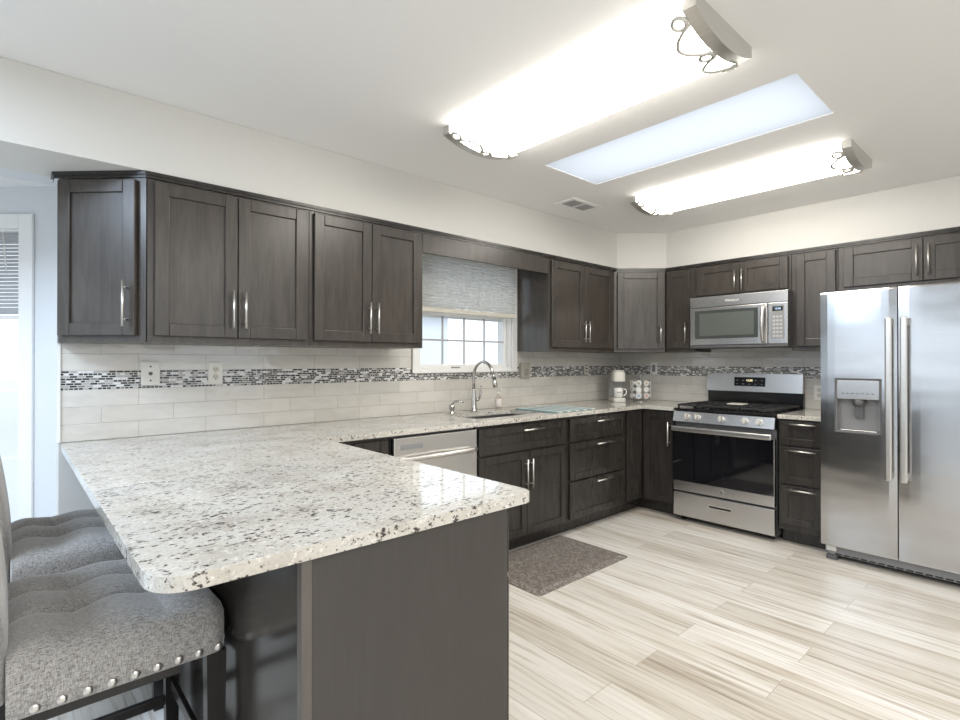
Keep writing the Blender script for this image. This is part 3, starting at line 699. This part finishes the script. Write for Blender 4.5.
# ------------------------------------------------------------------ range
t = thing('gas_range', 'stainless gas range with black oven glass between the base cabinets', 'stove', (4.045, 2.148, 0), R90)
Wd = .768
b = MB(); b.box(.003, .045, .035, Wd - .003, .66, .893); b.build('range_body', DGREY, t)
b = MB(); b.box(.003, 0, .25, Wd - .003, .044, .735, .004); d = b.build('oven_door', STEEL, t)
b = MB(); b.box(.006, -.002, .328, Wd - .006, .001, .733); b.build('oven_window', OVENG, d)
b = MB(); pts = [(.012, -.048, .752), (Wd - .012, -.048, .752)]
b.box(.008, -.050, .730, Wd - .008, -.030, .770, .009, 3); b.box(.02, -.034, .728, .06, 0, .733 + .02, .003).box(Wd - .06, -.034, .728, Wd - .02, 0, .733 + .02, .003); b.build('handle', NICKEL, d)
b = MB(); b.cyl((.395, -.003, .290), (.395, .0005, .290), .017, n=28); bd = b.build('badge', NICKEL, d)
b = MB(); b.cyl((.395, -.0036, .290), (.395, -.0031, .290), .0135, n=28); b.build('badge_face', DGREY, bd)
text('badge_monogram', 'GE', .0155, NICKEL, bd, (.395, -.0038, .290), (PI / 2, 0, 0))
b = MB(); b.box(.003, .002, .045, Wd - .003, .044, .236, .004); d = b.build('storage_drawer', STEEL, t)
b = MB(); b.box(.29, .000, .150, .47, .003, .180, .0015); f = b.build('drawer_pull', NICKEL, d)
b = MB(); b.box(.297, -.0008, .156, .463, .0005, .170); b.build('pull_recess', DARK, f)
for sx in (.05, Wd - .05):
    for sy in (.09, .60):
        b = MB(); b.cyl((sx, sy, 0), (sx, sy, .034), .018, n=12); b.build('foot', BLACKM, t)
# sloped knob panel
b = MB(); A = [b.bm.verts.new(p) for p in ((.003, -.004, .806), (.003, .014, .886), (.003, .06, .893), (.003, .06, .795))]
B = [b.bm.verts.new((Wd - .003, v.co.y, v.co.z)) for v in A]
b.bm.faces.new(A); b.bm.faces.new(B[::-1])
for i in range(4): b.bm.faces.new((A[i], B[i], B[(i + 1) % 4], A[(i + 1) % 4]))
bmesh.ops.recalc_face_normals(b.bm, faces=b.bm.faces[:]); kp = b.build('knob_panel', STEEL, t)
nv = Vector((0, -.961, .277))
for kx in (.120, .203, .392, .566, .662):
    p = Vector((kx, .004, .846)); b = MB(); b.cyl(p, p + nv * .010, .027, .026, 24); b.cyl(p + nv * .010, p + nv * .030, .021, .019, 24)
    k = b.build('knob', NICKEL, kp); b = MB(); b.box(kx - .0035, -.0345, .834, kx + .0035, -.020, .876, .001); b.build('grip', CREAM, k)
b = MB(); b.box(.003, .012, .8935, Wd - .003, .60, .910, .004); ct = b.build('cooktop', BLACK, t)
def grate(gx0, gx1):
    b = MB(); y0, y1, z = .045, .575, .935; r_ = .0065
    for y in (y0, y1): b.box(gx0, y - r_, z - r_, gx1, y + r_, z + r_, .002)
    for x in (gx0 + r_, gx1 - r_): b.box(x - r_, y0, z - r_, x + r_, y1, z + r_, .002)
    for y in (y0 + .135, (y0 + y1) / 2, y1 - .135): b.box(gx0, y - r_ * .8, z - r_, gx1, y + r_ * .8, z + r_, .002)
    xm = (gx0 + gx1) / 2; b.box(xm - r_ * .8, y0, z - r_, xm + r_ * .8, y1, z + r_, .002)
    for x in (gx0 + .008, gx1 - .008):
        for y in (y0 + .008, y1 - .008, (y0 + y1) / 2): b.box(x - .006, y - .006, .9105, x + .006, y + .006, z)
    b.build('grate', BLACKM, t)
grate(.018, .255); grate(.262, .506); grate(.513, .750)
for bx, by in ((.137, .17), (.137, .45), (.384, .31), (.631, .17), (.631, .45)):
    b = MB(); b.lathe([(.045, .9102), (.045, .919), (.030, .922), (.030, .925), (.003, .926)], (bx, by, 0), 20); b.build('burner', BLACKM, ct)
b = MB(); b.box(.325, .255, .9425, .445, .375, .952, .004); b.build('griddle_plate', CREAM, t)
b = MB(); b.box(.005, .625, .895, Wd - .005, .675, 1.05, .004); bgd = b.build('backguard', BLACK, t)
b = MB(); A = [b.bm.verts.new((.003, y, z)) for y, z in ((.600, 1.035), (.615, 1.185), (.675, 1.185), (.675, 1.035))]
B = [b.bm.verts.new((Wd - .003, v.co.y, v.co.z)) for v in A]
b.bm.faces.new(A); b.bm.faces.new(B[::-1])
for i in range(4): b.bm.faces.new((A[i], B[i], B[(i + 1) % 4], A[(i + 1) % 4]))
bmesh.ops.recalc_face_normals(b.bm, faces=b.bm.faces[:]); cp = b.build('control_panel', STEEL, t)
tl = math.atan2(.015, .15)
b = MB(); b.box(-.125, -.003, -.038, .125, .002, .038, .003); b.bm.transform(Matrix.Translation((.365, .608, 1.118)) @ Matrix.Rotation(-tl, 4, 'X')); dp = b.build('display', BLACK, cp)
text('clock_digits', '12:00', .024, DISPLAY, dp, (.365, .6035, 1.128), (PI / 2 - tl, 0, 0))
b = MB()
for i in range(5):
    for j in range(2):
        if i == 2 and j == 1: continue
        x = .365 - .1 + i * .05; z = 1.098 + j * .03; b.box(x - .008, .6045 + (z - 1.118) * .1 - .0008, z - .0025, x + .008, .6045 + (z - 1.118) * .1 + .001, z + .0025)
b.build('touch_keys', MGREY, dp)

# ------------------------------------------------------------------ microwave
t = thing('microwave_oven', 'stainless over-the-range microwave below the short double-door cabinet', 'microwave', (4.300, 2.128, 1.400), R90)
Wd = .752; H = .4245
b = MB(); b.box(.002, .035, .0, Wd - .002, .408, H - .001, .002); b.build('case', DGREY, t)
b = MB(); b.box(0, 0, H - .088, Wd, .0345, H - .001, .004); f = b.build('vent_panel', STEEL, t)
text('brand_lettering', 'Whirlpool', .026, PLAST, f, (.345, -.001, H - .045), (PI / 2, 0, 0))
b = MB(); b.box(0, -.004, .022, .612, .0345, H - .091, .006); d = b.build('door', STEEL, t)
b = MB(); b.box(.045, -.0055, .075, .545, .001, H - .115, .003); wd = b.build('door_window', MWG, d)
b = MB(); b.box(.085, -.0062, .10, .515, -.005, H - .14); b.build('mesh_screen', plain('microwave_screen', (.10, .112, .104), .15), wd)
b = MB(); pts = []
for i in range(17):
    u = -1 + i / 8; pts.append((.585, -.012 - .032 * (1 - u * u), .178 + u * .14))
b.tube(pts, .013, 12); b.build('handle', NICKEL, d)
b = MB(); b.box(.615, -.002, .022, Wd, .0345, H - .091, .005); cp = b.build('control_panel', STEEL, t)
b = MB(); b.box(.640, -.004, .062, .728, -.0015, H - .112, .002); kp = b.build('keypad', MGREY, cp)
b = MB(); b.box(.648, -.0052, H - .155, .720, -.0039, H - .122); dp = b.build('display', BLACK, kp)
text('clock_digits', '12:00', .020, LCD, dp, (.684, -.0056, H - .139), (PI / 2, 0, 0))
b = MB()
for i in range(3):
    for j in range(6): b.box(.650 + i * .024, -.005, .073 + j * .029, .668 + i * .024, -.0038, .089 + j * .029, .001)
b.build('keys', plain('key_grey', (.42, .42, .43), .4), kp)
b = MB(); b.box(.0, .002, .002, Wd, .034, .021, .002); b.build('bottom_grille', DGREY, t)

# ------------------------------------------------------------------ refrigerator
t = thing('refrigerator', 'tall stainless side-by-side refrigerator with ice dispenser', 'refrigerator', (3.958, 1.074, 0), R90)
Wd = .912; GX = .402
b = MB(); b.box(.006, .075, .03, Wd - .006, .74, 1.728, .003); b.build('case', MGREY, t)
def fdoor(x0, x1, hole=None):
    b = MB(); z0, z1 = .098, 1.735; n = 10
    def yy(x):  # gently bowed door front
        u = (x - x0) / (x1 - x0) * 2 - 1; return .004 * abs(u) ** 8
    xs = sorted(set([x0 + (x1 - x0) * i / n for i in range(n + 1)] + (list(hole[:1]) + [hole[2]] if hole else [])))
    zs = sorted(set([z0, z0 + .01, z1 - .01, z1] + ([hole[1], hole[3]] if hole else [])))
    V = {}
    def v(x, z):
        k = (round(x, 5), round(z, 5))
        if k not in V: V[k] = b.bm.verts.new((x, yy(x) + (.004 if z in (z0, z1) else 0), z))
        return V[k]
    for xa, xb in zip(xs, xs[1:]):
        for za, zb_ in zip(zs, zs[1:]):
            if hole and xa >= hole[0] - 1e-6 and xb <= hole[2] + 1e-6 and za >= hole[1] - 1e-6 and zb_ <= hole[3] + 1e-6: continue
            f = b.bm.faces.new((v(xa, za), v(xb, za), v(xb, zb_), v(xa, zb_))); f.smooth = False
    bv = {k: b.bm.verts.new((k[0], .072, k[1])) for k in [(round(x, 5), round(z, 5)) for x in (x0, x1) for z in (z0, z1)]}
    q = lambda x, z: bv[(round(x, 5), round(z, 5))]
    b.bm.faces.new((q(x0, z0), q(x0, z1), q(x1, z1), q(x1, z0)))
    for x in (x0, x1): b.bm.faces.new([v(x, z) for z in zs] + [q(x, z1), q(x, z0)])
    for z in (z0, z1): b.bm.faces.new([v(x, z) for x in xs] + [q(x1, z), q(x0, z)])
    bmesh.ops.recalc_face_normals(b.bm, faces=b.bm.faces[:])
    return b.build('door', FRIDGE, t)
HO = (.086, .842, .318, 1.176)
d1 = fdoor(0, GX - .003, HO); d2 = fdoor(GX + .003, Wd)
for d, x in ((d1, GX - .036), (d2, GX + .036)):
    b = MB(); b.box(x - .017, -.062, .575, x + .017, -.040, 1.552, .008, 3)
    b.box(x - .012, -.042, .585, x + .012, .004, .625, .003).box(x - .012, -.042, 1.50, x + .012, .004, 1.54, .003)
    b.build('handle', NICKEL, d)
# dispenser
b = MB(); x0, z0, x1, z1 = HO; tray_t = .004
b.box(x0, .003, z0, x0 + tray_t, .068, z1).box(x1 - tray_t, .003, z0, x1, .068, z1).box(x0 + tray_t, .003, z1 - tray_t, x1 - tray_t, .068, z1).box(x0 + tray_t, .003, z0, x1 - tray_t, .068, z0 + tray_t).box(x0 + tray_t, .060, z0 + tray_t, x1 - tray_t, .068, z1 - tray_t)
dsp = b.build('dispenser_cavity', MGREY, d1)
b = MB(); b.box(x0 - .006, -.004, z0 - .006, x0, .003, z1 + .006).box(x1, -.004, z0 - .006, x1 + .006, .003, z1 + .006).box(x0, -.004, z1, x1, .003, z1 + .006).box(x0, -.004, z0 - .006, x1, .003, z0); b.build('dispenser_frame', DGREY, d1)
b = MB(); b.box(x0 + .005, .0, z1 - .125, x1 - .005, .02, z1 - .006, .003); cp = b.build('dispenser_panel', STEEL, d1)
b = MB()
for i in range(7): b.box(x0 + .032 + i * .026, -.0008, z1 - .092, x0 + .043 + i * .026, .0005, z1 - .087)
b.build('icons', DGREY, d1)
b = MB(); b.cyl((.202, .040, z1 - .17), (.202, .040, z1 - .127), .03, .04, 16); b.box(.180, .030, z0 + .09, .224, .045, z1 - .165, .004); b.build('dispenser_paddle', DGREY, d1)
b = MB(); b.box(x0 + .02, .008, z0 + .005, x1 - .02, .058, z0 + .014, .002); b.build('drip_tray', STEEL, d1)
# base grille and feet
b = MB(); b.box(.03, .05, .03, Wd - .02, .072, .094, .003); g = b.build('base_grille', MGREY, t)
b = MB()
for i in range(18): b.box(.07 + i * .045, .046, .036, .105 + i * .045, .051, .044)
b.build('grille_slots', BLACK, g)
for x in (.05, Wd - .05):
    b = MB(); b.box(x - .03, .035, 0, x + .03, .1, .029, .003); b.build('foot', DGREY, t)
b = MB(); b.box(.02, .04, .055, .075, .07, .095, .002); b.build('hinge_cover', PLAST, t)

# ------------------------------------------------------------------ sink fittings
t = thing('kitchen_faucet', 'tall gooseneck steel faucet behind the sink', 'faucet', (2.597, 2.965, .9145))
b = MB(); b.lathe([(.028, 0), (.028, .006), (.025, .010), (.021, .05), (.0165, .115), (.0125, .16), (.0115, .17)], (0, 0, 0), 24); b.build('base', CHROME, t)
b = MB(); pts = [(0, 0, .17), (0, 0, .22), (0, 0, .26)]
for i in range(1, 15):
    a = PI * i / 14 * .93; pts.append((0, -.105 + .105 * math.cos(a), .26 + .112 * math.sin(a)))
b.tube(pts, .0115, 14); sp = b.build('gooseneck', CHROME, t)
e = Vector(pts[-1]); dr = (Vector(pts[-1]) - Vector(pts[-2])).normalized()
b = MB(); b.cyl(e, e + dr * .03, .013, .0165, 18); b.cyl(e + dr * .03, e + dr * .10, .0165, .019, 18); b.build('spray_head', CHROME, t)
b = MB(); b.cyl((.018, -.006, .085), (.040, -.012, .090), .012, .011, 14); b.tube([(.040, -.012, .09), (.052, -.016, .12), (.056, -.018, .17), (.058, -.018, .19)], [.008, .008, .009, .006], 10); b.build('lever', CHROME, t)
t = thing('soap_pump', 'small steel soap pump set in the granite beside the faucet', 'soap dispenser', (2.362, 2.935, .9145))
b = MB(); b.lathe([(.024, 0), (.024, .006), (.016, .012), (.016, .034), (.021, .038), (.021, .062), (.008, .066)], (0, 0, 0), 20); b.build('pump_body', CHROME, t)
b = MB(); pts = [(0, 0, .064), (.012, -.012, .085), (.035, -.035, .092), (.06, -.06, .082)]; b.tube(pts, [.009, .009, .008, .006], 10); b.build('spout', CHROME, t)
t = thing('soap_bottle', 'clear hand soap bottle with white pump against the tile', 'bottle', (2.872, 2.985, .9145))
b = MB(); b.lathe([(.020, 0), (.0225, .004), (.0225, .085), (.018, .102), (.011, .108), (.011, .118)], (0, 0, 0), 24); b.build('bottle_body', CLEARP, t)
b = MB(); b.lathe([(.0218, .020), (.023, .021), (.023, .078), (.0218, .079)], (0, 0, 0), 24); b.build('label_wrap', plain('soap_label', (.76, .71, .68), .5), t)
b = MB(); b.cyl((0, 0, .1185), (0, 0, .130), .014, n=16); b.cyl((0, 0, .130), (0, 0, .155), .005, n=10); b.box(-.010, -.036, .152, .010, .010, .162, .003); b.build('pump_head', PLAST, t)
b = MB(); b.box(2.945, 2.455, .9145, 3.42, 2.875, .923, .004, 2); tag(b.build('drying_mat', STRIPE), 'teal and grey striped drying mat on the granite beside the sink', 'drying mat')

# ------------------------------------------------------------------ coffee corner
t = thing('coffee_maker', 'slim cream single-cup coffee maker in the counter corner', 'coffee maker', (4.275, 2.83, .9145), -PI / 4)
def rr(x0, y0, x1, y1, r): return fillet([(x0, y0), (x1, y0), (x1, y1), (x0, y1)], {0: r, 1: r, 2: r, 3: r})
b = MB(); b.prism(rr(-.058, -.13, .058, .13, .03), 0, .038, .006); b.build('base', CREAM, t)
b = MB(); b.prism(rr(-.058, .02, .058, .13, .03), .0385, .268, .006); b.build('water_tower', plain('tower_grey', (.36, .355, .34), .4), t)
b = MB(); b.prism(rr(-.058, -.125, .058, .019, .045), .185, .278, .010); hd = b.build('brew_head', CREAM, t)
b = MB(); b.prism(rr(-.05, -.11, .05, .01, .04), .2785, .293, .006); b.build('lid', CREAM, hd)
b = MB(); b.box(-.059, -.1265, .181, .059, -.02, .1845, .001); b.build('seam_band', DGREY, hd)
t = thing('coffee_mug', 'white mug with dark lettering standing on the coffee maker', 'mug', (4.275 - .045, 2.83 - .045, .9145 + .0395), -PI / 4)
b = MB(); b.lathe([(.034, 0), (.040, .004), (.041, .09), (.037, .09), (.036, .008), (.001, .008)], (0, 0, 0), 28); b.build('cup', MUGW, t)
b = MB(); b.tube([(.039, 0, .075), (.062, 0, .078), (.074, 0, .060), (.072, 0, .035), (.058, 0, .020), (.039, 0, .020)], .0055, 10); b.build('mug_handle', MUGW, t)
b = MB()
for i, w in enumerate((5, 4, 5, 3, 5, 4, 4)):
    a = math.radians(-90 + (i - 3) * 9); R_ = .0412
    m_ = Matrix.Translation((R_ * math.cos(a), R_ * math.sin(a), .05)) @ Matrix.Rotation(a + PI / 2, 4, 'Z'); bb = MB(); bb.box(-.0004 * w, -.0006, -.006, .0004 * w, .0006, .006)
    bb.bm.transform(m_); tmp = bpy.data.meshes.new('tmp'); bb.bm.to_mesh(tmp); b.bm.from_mesh(tmp); bb.bm.free(); bpy.data.meshes.remove(tmp)
b.build('mug_lettering', DGREY, t)
cx, cy = 4.425, 2.675
t = thing('pod_carousel', 'three-tier wire carousel of coffee pods beside the coffee maker', 'pod holder', (cx, cy, .9145))
b = MB(); b.lathe([(.06, 0), (.06, .006), (.045, .010), (.02, .014), (.008, .022)], (0, 0, 0), 24); b.build('base', NICKEL, t)
b = MB(); b.cyl((0, 0, .03), (0, 0, .235), .006, n=12); b.ball((0, 0, .24), .011); b.build('post', NICKEL, t)
tiers = ((.056, 'bottom'), (.114, 'middle'), (.172, 'top'))
b = MB()
for z, _ in tiers:
    for k in range(8):
        a = PI * 1.25 + math.radians(22 + 45 * k); b.tube([(.088 * math.cos(a) + .0285 * (-math.sin(a)) * math.cos(q), .088 * math.sin(a) + .0285 * math.cos(a) * math.cos(q), z + .0285 * math.sin(q)) for q in [2 * PI * i / 14 for i in range(14)]], .0022, 6, closed=True)
b.build('wire_rings', NICKEL, t)
lids = [PODW, PODG, PODB, PODY, PODR, PODW, PODY]
pod = None
for ti, (z, tn) in enumerate(tiers):
    for k in range(4):
        a = PI * 1.25 + math.radians((-68, -23, 22, 67)[k])
        lab = {'top': 'single-cup coffee pod in the uppermost tier of the carousel', 'middle': 'single-cup coffee pod in the middle tier of the carousel', 'bottom': 'single-cup coffee pod in the lowest tier of the carousel'}[tn]
        p = thing('coffee_pod', lab, 'coffee pod', (cx + .052 * math.cos(a), cy + .052 * math.sin(a), .9145 + z), a, 'coffee pods in the %s tier' % tn)
        b = MB(); b.cyl((0, 0, 0), (.040, 0, 0), .0165, .0215, 18); b.build('cup', PODW, p)
        b = MB(); b.cyl((.0402, 0, 0), (.0425, 0, 0), .0262, n=18); ld = b.build('lid', PODW, p)
        b = MB(); b.cyl((.0426, 0, 0), (.0432, 0, 0), .014, n=14); b.build('lid_print', lids[(ti * 3 + k * 2) % 7], ld)

# ------------------------------------------------------------------ floor mat
b = MB(); poly = fillet([(2.165, 1.925), (3.045, 1.925), (3.045, 2.505), (2.165, 2.505)], {0: .03, 1: .03, 2: .03, 3: .03})
def scl(p, d): return [(x + (d if x < 2.6 else -d), y + (d if y < 2.2 else -d)) for x, y in p]
A = [b.bm.verts.new((x, y, .0005)) for x, y in poly]; B = [b.bm.verts.new((x, y, .004)) for x, y in poly]; D = [b.bm.verts.new((x, y, .015)) for x, y in scl(poly, .035)]
n = len(poly); b.bm.faces.new(A[::-1]); b.bm.faces.new(D)
for P, Q in ((A, B), (B, D)):
    for i in range(n): b.bm.faces.new((P[i], P[(i + 1) % n], Q[(i + 1) % n], Q[i]))
bmesh.ops.recalc_face_normals(b.bm, faces=b.bm.faces[:])
tag(b.build('kitchen_mat', RUBBER), 'brown embossed anti-fatigue mat on the floor in front of the sink', 'floor mat')

# ------------------------------------------------------------------ bar stools
def make_stool(label, loc):
    t = thing('bar_stool', label, 'stool', loc, 0, 'upholstered bar stools at the peninsula')
    X0, X1, HW = 0.0, .438, .272; zs, zt = .527, .672
    rows = (-.045, .125); cols = (-.045, .125, .295)
    nx, ny = 64, 84
    def top(x, y):
        e = min(x - X0 + .02, X1 - x, HW - abs(y)); rad = .075
        k = max(0, 1 - e / rad); z = zt - .055 * (1 - math.sqrt(max(0, 1 - k * k)))
        fl = min(1, e / .07); dz = 0
        for yb in rows: dz += .027 * math.exp(-abs(y - yb) / .020)
        bz = 0
        for yb in rows:
            for xb in cols:
                r2 = (x - xb) ** 2 + (y - yb) ** 2; bz += .014 * math.exp(-r2 / .036 ** 2)
        for xb in cols: dz += .003 * math.exp(-((x - xb) / .006) ** 2)
        puff = .006 * math.cos((x - .21) / .17 * 2 * PI)
        return z - fl * (dz + bz) + fl * puff
    b = MB(); G = []
    for i in range(nx + 1):
        G.append([b.bm.verts.new((X0 + (X1 - X0) * i / nx, -HW + 2 * HW * j / ny, top(X0 + (X1 - X0) * i / nx, -HW + 2 * HW * j / ny))) for j in range(ny + 1)])
    for i in range(nx):
        for j in range(ny):
            f = b.bm.faces.new((G[i][j], G[i + 1][j], G[i + 1][j + 1], G[i][j + 1])); f.smooth = True
    ring = [G[i][0] for i in range(nx + 1)] + [G[nx][j] for j in range(1, ny + 1)] + [G[i][ny] for i in range(nx - 1, -1, -1)] + [G[0][j] for j in range(ny - 1, 0, -1)]
    prev = ring
    for zz in (.585, .56, zs):
        cur = [b.bm.verts.new((v.co.x, v.co.y, zz)) for v in ring]
        for i in range(len(ring)):
            f = b.bm.faces.new((prev[(i + 1) % len(ring)], prev[i], cur[i], cur[(i + 1) % len(ring)])); f.smooth = True
        prev = cur
    b.bm.faces.new(prev)
    # round the vertical corners
    for v in b.bm.verts:
        for cxx, sx in ((X1, 1),):
            dx, dy = v.co.x - (cxx - .04), abs(v.co.y) - (HW - .04)
            if dx > 0 and dy > 0:
                m_ = max(dx, dy); r_ = math.hypot(dx, dy)
                if r_ > 1e-6:
                    k = m_ / r_; v.co.x = cxx - .04 + dx * k; v.co.y = math.copysign(HW - .04 + dy * k, v.co.y)
    bmesh.ops.recalc_face_normals(b.bm, faces=b.bm.faces[:])
    seat = b.build('seat', FABRIC, t)
    for xb in cols[1:]:
        for yb in rows:
            b = MB(); b.ball((xb, yb, top(xb, yb) + .001), .009, (1, 1, .45), 12, 8); b.build('tuft_button', FABRIC, seat)
    pts = [(x, -HW - .001, (0, -1)) for x in [.415 - i * .046 for i in range(9)]] + [(X1 + .001, -.22 + i * .044, (1, 0)) for i in range(11)]
    for x, y, nn in pts:
        b = MB(); b.ball((x, y, .540), .0108, (1 if nn[1] else .45, 1 if nn[0] else .45, 1), 12, 8); b.build('nailhead', NICKEL, seat)
    # backrest leaning away from the counter
    b = MB(); nb = 26
    for sgn in (0, 1):
        pass
    def ctr(z): u = (z - .62) / .43; return .006 - .054 * max(0, u) ** 1.6
    prof = []
    zs_ = [.56 + .50 * i / 24 for i in range(25)]
    def halfw(z):
        u = (z - .56) / .50; return .262 * (1 - max(0, (u - .72) / .28) ** 3 * .30)
    ringv = []
    for z in zs_:
        hw = halfw(z); th = .075 if z < 1.03 else .05; xf = ctr(z); ring = []
        for k in range(24):
            a = 2 * PI * k / 24; ca, sa = math.cos(a), math.sin(a)
            ring.append(b.bm.verts.new((xf - th / 2 + th / 2 * math.copysign(abs(ca) ** .45, ca), hw * math.copysign(abs(sa) ** .28, sa), z)))
        ringv.append(ring)
    for A, B in zip(ringv, ringv[1:]):
        for k in range(24):
            f = b.bm.faces.new((A[k], A[(k + 1) % 24], B[(k + 1) % 24], B[k])); f.smooth = True
    b.bm.faces.new(ringv[0][::-1]); b.bm.faces.new(ringv[-1]); b.build('backrest', FABRIC, t)
    # dark wood frame
    b = MB(); b.box(.0, -.235, .486, .335, -.205, .5265, .002).box(.0, .232, .482, .432, .262, .5265, .002).box(.405, -.232, .482, .432, .232, .5265, .002).box(.0, -.232, .482, .03, .232, .5265, .002); b.build('seat_rail', STOOLW, t)
    for lx, ly in ((.412, -.247), (.412, .247), (.0, -.247), (.0, .247)):
        b = MB(); ex = lx - .05 if lx < .1 else lx
        A = [b.bm.verts.new((ex + sx * .017, ly + sy * .017, 0)) for sx, sy in ((-1, -1), (1, -1), (1, 1), (-1, 1))]
        tz = .526
        B = [b.bm.verts.new((lx + sx * .024, ly + sy * .020, tz)) for sx, sy in ((-1, -1), (1, -1), (1, 1), (-1, 1))]
        b.bm.faces.new(A[::-1]); b.bm.faces.new(B)
        for i in range(4): b.bm.faces.new((A[i], A[(i + 1) % 4], B[(i + 1) % 4], B[i]))
        b.build('leg', STOOLW, t)
    b = MB(); b.box(.405, -.225, .20, .420, .225, .235, .002); b.build('footrest', STOOLW, t)
    for y in (-.247, .247):
        b = MB(); b.box(-.01, y - .010, .15, .392, y + .010, .18, .002); b.build('stretcher', STOOLW, t)
    return t
make_stool('grey tufted bar stool nearest the end of the peninsula', (-.003, 1.757, 0))
make_stool('grey tufted bar stool between the first stool and the nook wall', (.006, 2.505, 0))

# ------------------------------------------------------------------ outside
b = MB(); b.box(-40, -40, -.45, 40, 40, -.35); struct('ground', b, GRASS)
t = thing('neighbour_house', 'pale sided house seen through the kitchen window', 'house', (7.5, 14.5, -.34))
b = MB(); b.box(-4, 0, 0, 4, 6, 3.2); b.build('walls', SIDING, t)
b = MB(); A = [b.bm.verts.new(p) for p in ((-4.4, -.4, 3.2), (4.4, -.4, 3.2), (4.4, 3, 5.4), (-4.4, 3, 5.4), (-4.4, 6.4, 3.2), (4.4, 6.4, 3.2))]
for q in ((0, 1, 2, 3), (3, 2, 5, 4), (0, 4, 5, 1), (0, 3, 4), (1, 5, 2)): b.bm.faces.new([A[i] for i in q])
b.build('roof', ROOFM, t)
for x in (-2.6, -.4, 1.8):
    b = MB(); b.box(x - .5, -.03, 1.0, x + .5, .0, 2.3); b.build('window', plain('house_pane', (.2, .22, .25), .2), t)
